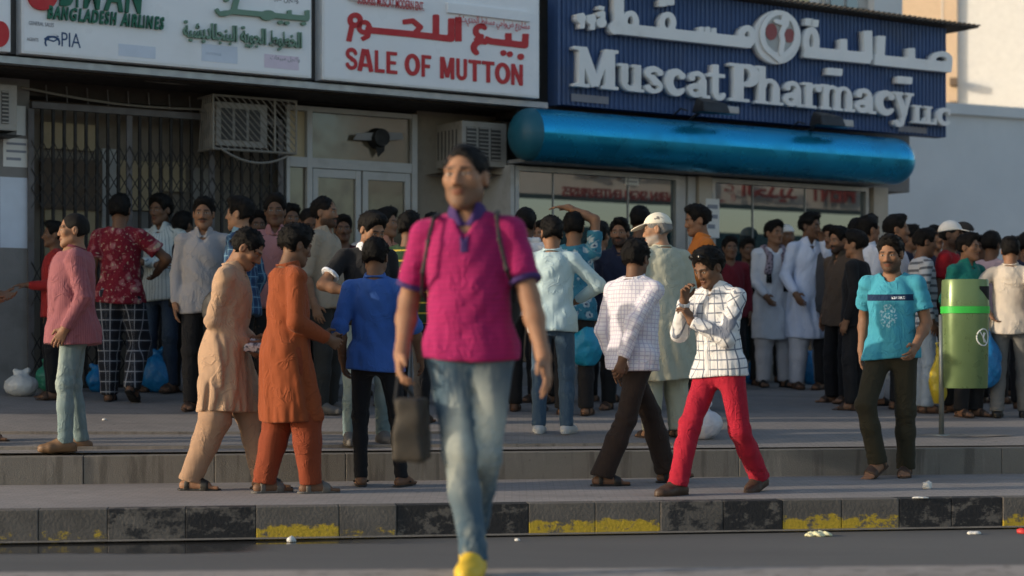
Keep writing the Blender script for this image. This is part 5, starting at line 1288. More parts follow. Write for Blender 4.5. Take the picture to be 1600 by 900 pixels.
bx(-.02, 14, .001, .08, 4.98, 5.16, 'parapet_band', 'white'); bx(5.2, 5.9, .0, .25, 4.5, 4.9, 'vent_hood', 'graywall')
# window unit low on that wall
zz = lambda py, D: CAMZ - (py - HZ) / FPX * D
bx(.78, 1.52, .02, .06, 2.85, 3.0, 'dark_slot', 'black'); bx(.62, 1.25, .02, .12, 2.15, 2.78, 'window_frame', 'alum'); bx(.68, 1.20, .121, .13, 2.2, 2.74, 'pane', 'glassbrown'); bx(1.28, 1.56, .02, .35, 2.3, 2.76, 'aircon_casing', 'acwhite'); bx(1.31, 1.5, .351, .356, 2.34, 2.72, 'grille', 'acdark')
bx, r, G_ = slab('cream_building', 'tall sunlit cream building with an apricot corner band behind the blue sign', ((1352 - 800) / FPX * 40, 40), (.96, -.28), 14, 6, 16, 'cream')
w0 = 0.; bx(.78, 1.94, .0, .12, .2, 15.9, 'apricot_band', 'orange'); bx(1.62, 1.64, .121, .13, .3, 15.8, 'drain_pipe', 'cream')
for k in range(3): bx(1.80, 1.95, .13, .4, 5.6 + k * .5, 5.75 + k * .5, 'bracket', 'brownb')
# the row across the street to the right, seen only in the pharmacy glass
VO = 8.0
def virt(px, py, d=0.): return F(px, py, -.25 - VO + d) + FN * (2 * VO - 2 * d)
def vplate(a, b, c, d_, z0, z1): pass
ov0 = virt(780, 330); ov1 = virt(1420, 330); vd = nrm((ov1 - ov0) * np.array([1, 1, 0]))
OB = empty('facing_building', tuple(ov0 * np.array([1, 1, 0])), 'cream shop row across the side lane mirrored in the pharmacy glass', 'building')
def vbox(x0, y0, x1, y1, d0, d1, nm, mt):
    p = [virt(x0, y0, d1), virt(x1, y1, d1), virt(x1, y1, d0), virt(x0, y0, d0)]; za, zb_ = sorted((virt(x0, y0)[2], virt(x1, y1)[2])); 
    q = [np.array([*v[:2], za]) for v in p] + [np.array([*v[:2], zb_]) for v in p]
    return part_at(MB().hexa(q).build(nm, M_[mt]), OB)
vbox(600, 60, 1560, 340, -1.0, -.1, 'upper_wall', 'cream'); vbox(600, 340.2, 1560, 480, -1.0, -.12, 'shopfront', 'glassteal'); vbox(600, 480, 1560, 620, -1.0, -.13, 'plinth', 'plaster'); vbox(1060, 250, 1100, 620, -.09, .1, 'pier', 'graywall')
def vtext(body, x0, y0, x1, h, mt, arabic_=False):
    # the virtual picture reads mirrored: lay the true text from right to left of the mirror image
    a, b = virt(x1, y0, .03), virt(x0, y0, .03); d = (b - a); L = np.linalg.norm(d[:2]); d = np.array([d[0], d[1], 0]) / L
    part_at(text_mesh('wall_letter', body, lambda x, y, k: a + d * x + np.array([0, 0, y]) - FN * k, .03, M_[mt], None, L, h, .02), OB)
vtext('AERN SIGN ENTERPRISES', 878, 316, 1054, .16, 'wallred'); vtext(arabic('مشاريع حديثة مسقط'), 878, 286, 1054, .22, 'brownb'); vtext(arabic('ع الحديد'), 1125, 324, 1245, .42, 'wallred'); vtext('MENT', 1265, 318, 1335, .36, 'wallred')
# ------------------------------------------------------------------ the people
BLACKH = hair_mat('black_hair', (.0065, .0055, .005)); GREYH = hair_mat('grey_hair', (.22, .21, .20)); BROWNH = hair_mat('dark_brown_hair', (.030, .020, .013))
TONE = {'f': (.29, .155, .092), 'l': (.33, .185, .112), 'm': (.245, .130, .076), 'd': (.150, .080, .048)}
_sk = {}
def SK(t, beard=0., st=0., grey=False):
    k = (t, beard, st, grey)
    if k not in _sk: _sk[k] = skin_mat('skin', TONE[t], beard, st, (.30, .28, .26) if grey else (.012, .010, .009))
    return _sk[k]
FB = {}
def FAB(col, *a, **k):
    key = (col, a, tuple(sorted(k.items())))
    if key not in FB: FB[key] = fabric('cloth', col, *a, **k)
    return FB[key]
LEATH = plain('brown_sandal_leather', (.055, .030, .018), .6); BLKSH = plain('black_sandal', (.014, .013, .012), .55); YELSH = plain('yellow_slipper', (.60, .40, .03), .6); WHTSH = plain('white_trainer', (.48, .48, .47), .6); GRYSH = plain('grey_sandal', (.12, .11, .10), .6)
CLX = dict(black=FAB((.012, .012, .014)), dk=FAB((.022, .021, .022)), brown=FAB((.030, .020, .016)), olive=FAB((.034, .030, .018)), grey=FAB((.16, .155, .145)), white=FAB((.66, .68, .73)), khaki=FAB((.30, .25, .17)), navy=FAB((.018, .022, .045)),
           jeans=FAB((.055, .095, .145), 'jeans', (.20, .27, .32)), dkjeans=FAB((.022, .034, .06), 'jeans', (.06, .09, .13)), ltjeans=FAB((.15, .21, .22), 'jeans', (.36, .41, .38)))
_seed = [10]
def man(label, at, top, yaw, tops, bots, q=2, skin='m', beard=0., st=0., hair='short', hm=None, shoe='sandal', sm=None, **k):
    loc = spot(*at[1:]) if at[0] == 'f' else at_scale(*at[1:])
    s = FPX / loc[1]; _seed[0] += 13
    H = CAMZ - (top - HZ) / s - loc[2]
    o = dict(loc=tuple(loc), H=H, yaw=yaw, label=label, q=q, skin=SK(skin, beard, st, hm is GREYH), hair=hair, hairmat=hm or BLACKH, shoe=shoe, shoemat=sm or LEATH, top=tops, bot=bots, seed=_seed[0])
    o.update(k); person(o); return o
W_ = CLX['white']
magenta = FAB((.32, .014, .10), 'hstripe', (.25, .014, .09), p=.022, wd=.25); purple = FAB((.055, .030, .12))
p_front = man('man in a magenta polo shirt with purple collar striding towards the camera', ('f', 725, 893), 228, -6,
    dict(mat=magenta, slen=.78, sleeve='short', hem=.84, collar=purple, placket=purple, band=purple, v=.085, plen=.15, loose=.005, fit=.009, name='polo_shirt', crease=.010), dict(mat=FAB((.050, .090, .128), 'jeans', (.48, .50, .43)), kind='jeans', name='jeans'),
    q=0, skin='f', beard=.5, st=.6, hair='crop', recede=-.008, shoe='shoe', sm=YELSH, head=(-12, -3, 0), pel=(.022, .03), lean=(0, -1.5, 0), fr=(.060, -.16, 0, -3, 0), fl=(.012, .22, .06, 4, 35), hl=(.325, -.11, .850), hr=(-.245, -.03, .858), girth=.004, hs=1.08, hv=.0046, ext=.999, gl=dict(c=.28), gr=dict(c=.55))
peach = FAB((.39, .255, .168)); peach_t = FAB((.33, .21, .138))
p_peach = man('man in a peach long shirt and loose trousers looking down at his bundle', ('f', 334, 765), 361, 86, dict(mat=peach, hem=.50, collar=peach, placket=peach, plen=.3, slit=1, flare=.022, name='long_shirt'), dict(mat=peach_t, kind='shalwar'),
    q=0, skin='m', st=.9, hair='short', shoe='sandal', sm=BLKSH, head=(0, 28, 0), lean=(7, 0, 0), fl=(.08, -.30, .0, 0, 0), fr=(-.07, .13, 0, 0, 0), hl=(.06, -.235, .95), hr=(-.06, -.225, .92), gl=dict(c=.6, s=(0, -.3, 1)), gr=dict(c=.6, s=(0, -.3, 1)))
rust = FAB((.225, .054, .018)); rust_t = FAB((.20, .042, .017))
p_rust = man('man in a rust orange long shirt and trousers walking away to the right', ('f', 444, 771), 350, 118, dict(mat=rust, hem=.46, collar=rust, slit=1, flare=.018, name='long_shirt'), dict(mat=rust_t, kind='shalwar'),
    q=0, skin='d', st=.6, hair='thick', shoe='sandal', sm=GRYSH, head=(4, 14, 0), lean=(3, 0, 0), fl=(.09, .10, 0, 0, 0), fr=(-.07, -.15, .0, -8, 0), hl=(.10, -.28, 1.0), hr=(-.15, -.23, .98), gl=dict(c=.5), gr=dict(c=.5))
p_blue = man('man in a bright blue shirt and black jeans standing with his back turned', ('f', 599, 760), 371, 177, dict(mat=FAB((.040, .105, .34)), hem=.80, sleeve='elbow', collar=FAB((.040, .105, .34)), fit=.010), dict(mat=CLX['black'], kind='slim', name='jeans'),
    q=0, skin='d', hair='full', shoe='flip', sm=BLKSH, pel=(.055, .02), lean=(0, 0, 0), fl=(.155, 0, 0, 10, 0), fr=(-.125, .02, 0, -18, 0), hl=(.285, -.03, .88), hr=(-.25, -.06, .90), head=(-6, 6, 0))
chk = FAB((.70, .68, .72), 'check', (.50, .46, .56), p=.028, wd=.2)
p_check = man('man in a pale finely checked shirt and dark brown trousers striding to the right', ('f', 984, 757), 373, 106, dict(mat=chk, hem=.79, collar=chk, fit=.026), dict(mat=CLX['brown'], kind='flare'),
    q=0, skin='d', hair='full', shoe='sandal', sm=BLKSH, fr=(-.07, .22, 0, -5, 0), fl=(.07, -.29, .01, 0, -8), hr=(-.20, .12, .865), lean=(3, 0, 36), head=(8, 0, 0), gr=dict(c=.6))
wchk = FAB((.66, .66, .67), 'check', (.17, .19, .24), p=.062, wd=.15)
p_red = man('young man in a white checked shirt and red trousers with hands at his mouth', ('f', 1124, 770), 388, -48, dict(mat=wchk, hem=.77, collar=wchk, placket=wchk, plen=.62, sleeve='long', fit=.012), dict(mat=FAB((.35, .013, .032)), kind='trouser'),
    q=0, skin='d', hair='thick', shoe='shoe', sm=LEATH, fr=(-.06, -.34, 0, -4, 0), fl=(.09, .30, .02, 12, 14), hl=(-.02, -.25, 1.14), hr=(-.075, -.265, 1.275), head=(-4, 22, 0), lean=(5, 0, 0), gl=dict(c=.6, d=(-.3, -.2, 1), s=(-.2, 1, .3)), gr=dict(c=.6, d=(.3, -.2, 1), s=(.2, 1, .3)))
turq = FAB((.055, .30, .40), 'print', None, (.012, .030, .075))
p_turq = man('man in a turquoise printed T-shirt and olive trousers stepping off the kerb', ('f', 1396, 746), 367, -26, dict(mat=turq, sleeve='short', hem=.835, fit=.012, loose=.016, neck=.072, v=.01, name='t_shirt'), dict(mat=CLX['olive'], kind='trouser'),
    q=0, skin='m', beard=.7, st=.8, hair='full', shoe='sandal', sm=LEATH, fr=(-.075, -.15, .045, -22, 24), fl=(.065, .10, 0, 8, 0), hl=(.20, -.17, .93), hr=(-.25, .08, .90), head=(-6, 8, 0), lean=(2, 0, 4), gl=dict(c=.45))
pink = FAB((.26, .095, .11), 'vstripe', (.22, .075, .09), p=.012, wd=.4)
p_pink = man('stout man in a dusky pink shirt and pale jeans in profile at far left', ('f', 110, 704), 333, -80, dict(mat=pink, hem=.76, collar=FAB((.13, .03, .045)), placket=FAB((.16, .045, .06)), plen=.6, fit=.020, v=.08), dict(mat=CLX['ltjeans'], kind='jeans', name='jeans'),
    q=0, skin='m', hair='buzz', shoe='shoe', sm=plain('tan_shoe', (.16, .09, .045), .6), girth=.032, fl=(.09, -.03, 0, 6, 0), fr=(-.09, .07, 0, -6, 0), hl=(.23, -.02, .88), head=(4, 0, 0))
man('man in a white T-shirt and blue jeans cut by the left edge of the view', ('f', -36, 691), 318, 75, dict(mat=W_, sleeve='short', hem=.84, name='t_shirt'), dict(mat=CLX['jeans'], kind='jeans', name='jeans'), q=1, hr=(-.14, -.13, 1.04), hl=(.12, -.13, 1.06))
mint = FAB((.44, .57, .60))
p_mint = man('man in a pale mint shirt and blue jeans with one elbow out, back turned', ('f', 866, 678), 337, 168, dict(mat=mint, hem=.80, collar=mint), dict(mat=CLX['jeans'], kind='jeans', name='jeans'), q=1, hair='full', shoe='shoe', sm=WHTSH, hr=(-.16, -.17, 1.06), pr=(-1, .35, .1), hl=(.14, -.25, 1.25), fl=(.12, .02, 0, 8, 0), head=(20, 4, 0))
sage = FAB((.42, .42, .33))
p_cap = man('old man in a cream cap and pale sage long shirt seen from behind', ('f', 1040, 684), 331, -152, dict(mat=sage, hem=.44, collar=sage, flare=.05, slit=1, name='long_shirt', fit=.018), dict(mat=sage, kind='shalwar'), q=0, skin='l', beard=.9, st=.8, hair='grey', hm=GREYH, cap=('cap', plain('cream_cap', (.74, .69, .57), .8)), shoe='sandal', head=(52, 4, 0), lean=(7, 0, 0), girth=.022, fl=(.13, 0, 0, 8, 0), fr=(-.10, .02, 0, -8, 0), hr=(-.14, -.22, 1.1), hl=(.17, -.24, 1.08))
blkp = FAB((.016, .016, .018))
man('man in a black polo with white sleeve ends and washed jeans looking down', ('f', 574, 694), 332, 18, dict(mat=blkp, sleeve='short', hem=.86, band=W_, collar=W_, name='polo_shirt'), dict(mat=CLX['ltjeans'], kind='jeans', name='jeans'), q=1, skin='m', hair='full', shoe='shoe', sm=GRYSH, hr=(-.14, -.20, 1.10), pr=(-1, .3, -.1), head=(22, 22, 0), fl=(.13, .05, 0, 10, 0), fr=(-.14, -.04, 0, -10, 0), lean=(4, 0, 0))
kw = FAB((.62, .66, .74))
man('broad man in a long white shirt behind the turquoise T-shirt, facing right', ('f', 1358, 633), 336, 112, dict(mat=kw, hem=.40, flare=.06, slit=1, name='long_shirt', collar=kw), dict(mat=kw, kind='shalwar'), q=1, skin='m', st=.7, hair='full', girth=.012, shoe='sandal', sm=BLKSH)
man('moustached man in white facing right, his face beside the broad man in white', ('s', 1402, 168), 335, 82, dict(mat=W_, hem=.78, collar=W_), dict(mat=CLX['dk']), skin='m', st=.9, hair='full')
man('bearded man in a brown jacket and black trousers beside the white long shirts', ('f', 1312, 630), 354, -58, dict(mat=FAB((.075, .055, .042)), hem=.76, collar=FAB((.05, .04, .03)), v=.12), dict(mat=CLX['black'], kind='flare'), q=1, skin='m', beard=1., st=1., hair='thick', shoe='sandal', head=(0, 6, 0))
man('dark haired man seen from behind just behind the bearded man', ('s', 1340, 152), 342, 160, dict(mat=CLX['dk'], hem=.8), dict(mat=CLX['dk']), skin='d', hair='thick')
p_scarf = man('young man in white with a dark tasselled scarf before the pharmacy window', ('f', 1207, 605), 344, 12, dict(mat=FAB((.64, .65, .69)), hem=.50, flare=.055, slit=1, name='long_shirt'), dict(mat=FAB((.58, .56, .58)), kind='shalwar'), q=1, skin='m', st=.3, hair='full', shoe='sandal', sm=BLKSH, hr=(-.13, -.17, .93), hl=(.24, -.05, .90), head=(18, 0, 0), fl=(.13, 0, 0, 12, 0), fr=(-.1, 0, 0, -12, 0))
p_kw = man('man in a white long shirt holding a hand to his mouth by the pharmacy window', ('f', 1261, 608), 332, 24, dict(mat=FAB((.58, .63, .76)), hem=.50, flare=.065, slit=1, name='long_shirt', collar=FAB((.58, .63, .76)), v=.10), dict(mat=FAB((.58, .58, .62)), kind='shalwar'), q=1, skin='d', st=.7, hair='full', shoe='sandal', sm=LEATH, hl=(.065, -.175, 1.445), hr=(-.22, -.14, .92), head=(28, 2, 0), fl=(.17, 0, 0, 14, 0), fr=(-.12, 0, 0, -12, 0), gl=dict(c=.7, d=(-.4, -.1, 1), s=(-.3, 1, .2)))
man('boy in dark red watching from in front of the pharmacy window', ('s', 1141, 148), 369, 8, dict(mat=FAB((.12, .012, .02)), hem=.8), dict(mat=CLX['black']), skin='d', hair='full', cat='boy')
oran = FAB((.52, .16, .03))
man('man in an orange shirt in left profile beside the paper notice', ('s', 1093, 174), 319, -84, dict(mat=oran, hem=.8, collar=oran), dict(mat=CLX['dk']), q=1, skin='m', st=.7, hair='full', hl=(.1, -.3, 1.15), head=(0, 10, 0))
man('man in a small white cap behind the two men in white', ('s', 1229, 137), 350, 20, dict(mat=CLX['navy'], hem=.8), dict(mat=CLX['dk']), skin='d', hair=None, cap=('dome', plain('white_cotton_cap', (.68, .68, .68), .9)))
man('bearded man in navy facing the street left of the cream cap', ('s', 968, 174), 341, -12, dict(mat=CLX['navy'], hem=.8, collar=CLX['navy']), dict(mat=CLX['dk']), q=1, skin='m', beard=.95, st=1., hair='full')
man('dark haired man mostly hidden behind the cream cap', ('s', 1000, 160), 322, 170, dict(mat=CLX['dk'], hem=.8), dict(mat=CLX['dk']), skin='d', hair='full')
blot = FAB((.04, .18, .26), 'floral', (.35, .42, .45), (.02, .05, .12), p=.07)
p_arm = man('man in a blue patterned shirt resting one forearm on top of his head', ('s', 897, 181), 331, 172, dict(mat=blot, hem=.8, sleeve='short'), dict(mat=CLX['dk']), q=1, skin='m', hair='full', hr=(.05, -.02, 1.765), pr=(-1, .05, .12), hl=(.24, -.08, .92), gr=dict(d=(1, 0, .0), s=(0, -1, 0), n=(0, 0, -1), c=.2))
wtw = FAB((.66, .66, .68))
p_towel = man('man with a white cloth over his shoulder behind the striding man', ('s', 822, 178), 325, 168, dict(mat=wtw, hem=.8, collar=wtw), dict(mat=CLX['dk']), skin='d', hair='full')
gst = FAB((.40, .42, .45), 'hstripe', (.10, .11, .13), p=.07, wd=.35)
man('man in a grey horizontally striped shirt in right profile by the turquoise T-shirt', ('s', 1443, 172), 356, 95, dict(mat=gst, hem=.78), dict(mat=FAB((.30, .36, .42)), kind='trouser'), q=1, skin='d', hair='full', head=(0, 10, 0))
p_redt = man('man in a red T-shirt and white peaked cap behind the litter bin', ('s', 1487, 170), 344, 62, dict(mat=FAB((.36, .015, .022)), hem=.8, sleeve='short', name='t_shirt'), dict(mat=CLX['dk']), q=1, skin='d', st=.5, beard=.5, hair='buzz', cap=('cap', plain('white_cap', (.68, .67, .64), .8)), shoe='sandal')
teal = FAB((.012, .15, .125))
man('man in a teal green shirt looking over the top of the litter bin', ('s', 1513, 176), 364, 34, dict(mat=teal, hem=.8, collar=teal), dict(mat=CLX['dk']), q=1, skin='m', st=.4, hair='full', head=(20, 0, 0))
man('man in a dark cap close behind the white peaked cap', ('s', 1507, 158), 346, 75, dict(mat=CLX['dk'], hem=.8), dict(mat=CLX['dk']), skin='d', hair='short', cap=('dome', plain('dark_cotton_cap', (.03, .026, .024), .9)))
man('man in a pale pink shirt turned away between the bin and the cream shirt', ('s', 1550, 160), 362, 140, dict(mat=FAB((.50, .36, .38)), hem=.8), dict(mat=CLX['dk']), skin='d', hair='thick')
crm = FAB((.55, .48, .40))
p_cream = man('man in a cream shirt and grey trousers with his back turned at right', ('f', 1580, 653), 369, 158, dict(mat=crm, hem=.80, sleeve='elbow', collar=crm, fit=.014), dict(mat=CLX['grey'], kind='trouser'), q=1, skin='m', hair='full', shoe='shoe', sm=BLKSH, hl=(.20, .13, 1.0), hr=(-.20, .10, .95), pl=(1, .5, 0), fl=(.12, .08, 0, 5, 0), fr=(-.11, -.1, 0, -8, 0), head=(10, 4, 0))
man('dark haired man cut by the right edge of the view', ('s', 1606, 166), 362, 150, dict(mat=CLX['navy'], hem=.8), dict(mat=CLX['dk']), skin='d', hair='full')
flor = FAB((.16, .010, .022), 'floral', (.30, .10, .11), (.40, .30, .22), p=.085)
plaid = FAB((.022, .028, .040), 'plaid', (.010, .010, .014), (.24, .25, .28), p=.085)
man('man in a dark red floral shirt and black plaid trousers facing the gate', ('f', 188, 628), 304, 178, dict(mat=flor, hem=.82, sleeve='short', fit=.016, loose=.018), dict(mat=plaid, kind='shalwar'), q=1, skin='d', hair='full', shoe='sandal', sm=BLKSH, fl=(.10, -.02, 0, 5, 0), fr=(-.12, .10, .05, -6, 28), hr=(-.26, -.20, 1.08), pr=(-.8, .5, 0))
vst = FAB((.50, .55, .54), 'vstripe', (.18, .24, .26), p=.035, wd=.16)
man('young man in a pale striped shirt and dark jeans with folded arms', ('f', 252, 613), 304, -22, dict(mat=vst, hem=.80, collar=vst), dict(mat=CLX['dkjeans'], kind='jeans', name='jeans'), q=1, skin='d', st=.4, hair='thick', hl=(-.06, -.21, 1.13), hr=(.08, -.19, 1.10), gl=dict(c=.3, d=(-1, 0, .1), s=(0, 0, 1)), gr=dict(c=.3, d=(1, 0, .1), s=(0, 0, 1)), head=(-8, 4, 0))
lg = FAB((.33, .32, .33))
man('moustached man in a plain light grey shirt facing the street', ('s', 318, 184), 308, 4, dict(mat=lg, hem=.79, collar=lg, v=.09), dict(mat=CLX['dk'], kind='trouser'), q=1, skin='m', st=.9, hair='full')
bpl = FAB((.03, .085, .17), 'plaid', (.015, .03, .08), (.14, .25, .34), p=.08)
p_bpl = man('man in a blue plaid shirt in left profile behind the peach long shirt', ('s', 374, 189), 307, -104, dict(mat=bpl, hem=.79, collar=bpl), dict(mat=CLX['black'], kind='trouser'), q=1, skin='l', hair='full')
pks = FAB((.40, .19, .19))
man('young man in a salmon pink shirt with thick hair facing the street', ('s', 430, 180), 304, 6, dict(mat=pks, hem=.8, collar=pks), dict(mat=CLX['dk']), skin='d', hair='thick')
man('dark haired man half hidden beside the salmon pink shirt', ('s', 453, 166), 319, 30, dict(mat=CLX['dk'], hem=.8), dict(mat=CLX['dk']), skin='d', hair='full')
man('man with a shaven head looking down left of the khaki shirt', ('s', 479, 172), 327, 25, dict(mat=CLX['dk'], hem=.8), dict(mat=CLX['dk']), skin='d', hair='buzz', head=(0, 26, 0))
kha = FAB((.34, .275, .205))
man('bearded man in a khaki shirt and dark trousers in right profile', ('f', 508, 646), 308, 74, dict(mat=kha, hem=.82, sleeve='elbow', collar=kha, girth=0), dict(mat=FAB((.035, .035, .033)), kind='trouser'), q=1, skin='m', beard=.85, st=1., hair='short', girth=.014, recede=.012, shoe='shoe', sm=GRYSH)
man('dark haired man in white half hidden before the shop door', ('s', 583, 166), 329, 155, dict(mat=W_, hem=.8), dict(mat=CLX['dk']), skin='d', hair='full')
sal = FAB((.45, .20, .13))
man('man in a peach coloured collar in right profile above the green stripes', ('s', 604, 175), 325, 66, dict(mat=sal, hem=.8, collar=sal), dict(mat=CLX['dk']), skin='m', st=.3, hair='thick')
grn = FAB((.022, .050, .024), 'hstripe', (.44, .33, .05), p=.085, wd=.16)
man('man in a dark green shirt with yellow stripes behind the striding man', ('s', 640, 192), 330, 160, dict(mat=grn, hem=.80, sleeve='short', fit=.016), dict(mat=CLX['black'], kind='trouser'), q=1, skin='d', hair='full')
redf = FAB((.30, .02, .02))
man('man in a red shirt mostly hidden behind the stout man in pink', ('s', 84, 178), 345, -70, dict(mat=redf, hem=.8), dict(mat=CLX['black']), skin='d', hair='full', hl=(.1, -.25, 1.1))

for lab, at_, tp, yw, cl, hr_ in (
        ('dark haired man seen from behind between the green stripes and the magenta shirt', ('s', 676, 172), 333, 172, CLX['dk'], 'full'), ('man in dark grey between the mint shirt and the finely checked shirt', ('s', 938, 166), 346, 150, FAB((.09, .09, .095)), 'full'),
        ('man in a white shirt low between the mint shirt and the raised arm', ('s', 848, 168), 345, -40, W_, 'full'), ('dark haired man behind the grey striped shirt at right', ('s', 1462, 152), 352, 20, CLX['navy'], 'short'),
        ('dark haired man in white between the teal shirt and the pale pink shirt', ('s', 1530, 156), 368, -30, W_, 'full'), ('dark haired man in maroon behind the black polo shirt', ('s', 536, 168), 336, 10, FAB((.08, .02, .025)), 'full'),
        ('man in dark clothes at the gate between the striped and grey shirts', ('s', 286, 168), 330, 160, CLX['dk'], 'full'), ('man in grey at the gate behind the blue plaid shirt', ('s', 402, 164), 330, 20, FAB((.14, .14, .15)), 'thick'),
        ('dark haired man between the moustached face in white and the striped shirt', ('s', 1422, 150), 351, 60, CLX['navy'], 'full'), ('man in a pale shirt behind the cream shirt at far right', ('s', 1590, 150), 371, 120, FAB((.42, .44, .48)), 'thick'),
        ('man in dark grey behind the raised white sleeve by the pharmacy pillar', ('s', 1297, 146), 352, -30, FAB((.06, .06, .065)), 'full'), ('man in black between the dark red boy and the scarfed man', ('s', 1168, 142), 372, 15, CLX['black'], 'full'),
        ('man in dark clothes just right of the bearded brown jacket', ('s', 1336, 170), 360, -120, CLX['black'], 'thick')):
    man(lab, at_, tp, yw, dict(mat=cl, hem=.8), dict(mat=CLX['dk']), skin='d' if len(lab) % 2 else 'm', st=.6, hair=hr_)
# --- things worn and carried
def pf(o, h): return o['_'][h]
def scarf(o, mat, name='scarf'):
    d = o['_']; T = d['T']
    ring = cut(U(.03, cone(T(.0, .07, .51), T(.10, .02, .505), .028, .03), cone(T(0, .07, .51), T(-.10, .02, .505), .028, .03), cone(T(.10, .02, .505), T(.075, -.10, .42), .030, .026), cone(T(-.10, .02, .505), T(-.075, -.10, .42), .030, .026),
        cone(T(.075, -.105, .42), T(.085, -.135, .16), .032, .040), cone(T(-.075, -.105, .42), T(-.10, -.125, .25), .032, .040)))
    fo = folds(7, .010, 60, 30, 12); child_sdf(o, name, lambda P: ring(P) + fo(P), T(0, -.02, .33), .33, .009, mat)
    if name == 'scarf':
        for x, z in ((.07, .15), (.10, .15), (-.115, .24), (-.085, .24)): child_sdf(o, 'tassel', cone(T(x, -.145, z), T(x, -.145, z - .09), .010, .016), T(x, -.145, z - .04), .09, .006, CLX['black'])
SCM = NT('dark_woven_scarf'); _o = SCM.obj(); _v = SCM.n('ShaderNodeTexVoronoi', {'Vector': _o, 'Scale': 38.}); scm = SCM.out(Base_Color=SCM.mix(SCM.ramp(_v.outputs['Distance'], .35, .5), (.020, .016, .028), (.30, .24, .28)), Roughness=.9)
scarf(p_scarf, scm); scarf(p_towel, plain('white_towel', (.68, .68, .68), .95), 'towel')
d = p_red['_']; G = lambda *v: d['C'] + d['Rh'] @ np.array(v, float)                        # sunglasses pushed up on the hair
SGM = plain('black_gloss_plastic', (.010, .010, .011), .15); 
sg = U(0, ell(G(.034, -.080, .112), (.029, .014, .020), d['Rh']), ell(G(-.034, -.080, .112), (.029, .014, .020), d['Rh']), cone(G(-.02, -.088, .116), G(.02, -.088, .116), .006, .006), cone(G(.06, -.072, .110), G(.100, .0, .060), .005, .004), cone(G(-.06, -.072, .110), G(-.100, .0, .060), .005, .004))
v = nets(sg, d['C'] - .2, d['C'] + .2, .005); g_o = empty('sunglasses', (0, 0, 0), 'black sunglasses pushed up on the hair of the young man in red trousers', 'sunglasses')
def worn(o, root, name, v, mat):
    """a mesh given in a person's frame, placed under its own top-level Empty"""
    root.location = o['loc']; root.rotation_euler = (0, 0, R(o['yaw'])); return link(name, mesh_of(name, v[0] * o['_']['sc'], v[1]), mat, root)
worn(p_red, g_o, 'sunglasses_frame', v, SGM)
def strap_pts(o, pts, r, root, name, mat):
    T = o['_']['T']; p = [T(*q_) for q_ in pts]; f = U(.01, *[cone(p[i], p[i + 1], r, r) for i in range(len(p) - 1)]); P = np.array(p)
    v = nets(f, P.min(0) - .04, P.max(0) + .04, .007); return worn(o, root, name, v, mat)
NYL = plain('black_nylon', (.012, .012, .013), .6, bump=.2)
bk = empty('backpack', (0, 0, 0), 'black backpack on the back of the man in magenta', 'backpack'); T = p_front['_']['T']
bf = cut(U(.04, ell(T(.02, .235, .25), (.19, .10, .26)), ell(T(.02, .30, .14), (.15, .08, .13)))); fo = folds(3, .008, 20, 20, 30)
worn(p_front, bk, 'pack', nets(lambda P: bf(P) + fo(P), T(.02, .25, .22) - .36, T(.02, .25, .22) + .36, .011), NYL)
for s in (1, -1): strap_pts(p_front, [(s * .115, .10, .49), (s * .120, .03, .515), (s * .125, -.06, .495), (s * .140, -.125, .40), (s * .165, -.12, .28), (s * .185, -.02, .20), (s * .17, .10, .16)], .0085, bk, 'strap', NYL)
hb = empty('hand_bag', (0, 0, 0), 'dark document bag held low in the right hand of the man in magenta', 'bag'); w_ = p_front['_']['wri'][1]; dd = p_front['_']['hd'][1][0]
hx, hy, hz_ = w_ + dd * .10
bagf = lambda P: smax(smax(np.abs(P[:, 0] - hx - .05) - .050 + .02 * np.clip((P[:, 2] - hz_ + .10) / .3, -1, 1), np.abs(P[:, 1] - hy - .02) - .12, .02), np.abs(P[:, 2] - hz_ + .21) - .125, .02)
bgv = nets(lambda P: bagf(P) + folds(4, .006, 20, 20, 25)(P), np.array([hx - .2, hy - .3, hz_ - .5]), np.array([hx + .3, hy + .3, hz_ + .1]), .011); worn(p_front, hb, 'bag_body', bgv, plain('grey_brown_canvas', (.040, .034, .027), .8, bump=.2))
hf_ = U(.01, cone((hx, hy - .08, hz_ - .10), (hx, hy, hz_ + .005), .008, .008), cone((hx, hy, hz_ + .005), (hx + .05, hy + .09, hz_ - .10), .008, .008)); worn(p_front, hb, 'handle', nets(hf_, np.array([hx, hy, hz_]) - .16, np.array([hx, hy, hz_]) + .16, .007), NYL)
bu = empty('bundle', (0, 0, 0), 'small bundle of printed papers and cloth held by the man in peach', 'bundle'); c_ = (p_peach['_']['wri'][0] + p_peach['_']['wri'][1]) / 2 + np.array([-.03, -.07, -.03])
bf2 = lambda P: smax(smax(np.abs((P - c_) @ np.array([.9, .2, .4], F32)) - .055, np.abs((P - c_) @ np.array([0, .93, .35], F32)) - .075, .01), np.abs((P - c_) @ np.array([-.4, -.3, .87], F32)) - .025, .01)
PAP = NT('printed_paper'); _o = PAP.obj(); pap = PAP.out(Base_Color=PAP.mix(PAP.ramp(PAP.noise(30, 3, _o), .45, .6), (.62, .60, .58), (.06, .06, .07)), Roughness=.7)
worn(p_peach, bu, 'papers', nets(lambda P: bf2(P) + folds(6, .008, 40, 40, 40)(P), c_ - .16, c_ + .16, .007), pap)
sb = empty('shoulder_bag', (0, 0, 0), 'black bag with white piping hanging behind the peach long shirt', 'bag'); T = p_bpl['_']['T']
sf = ell(T(.23, -.06, -.10), (.055, .17, .17)); worn(p_bpl, sb, 'bag_body', nets(sf, T(.23, -.06, -.1) - .25, T(.23, -.06, -.1) + .25, .010), NYL)
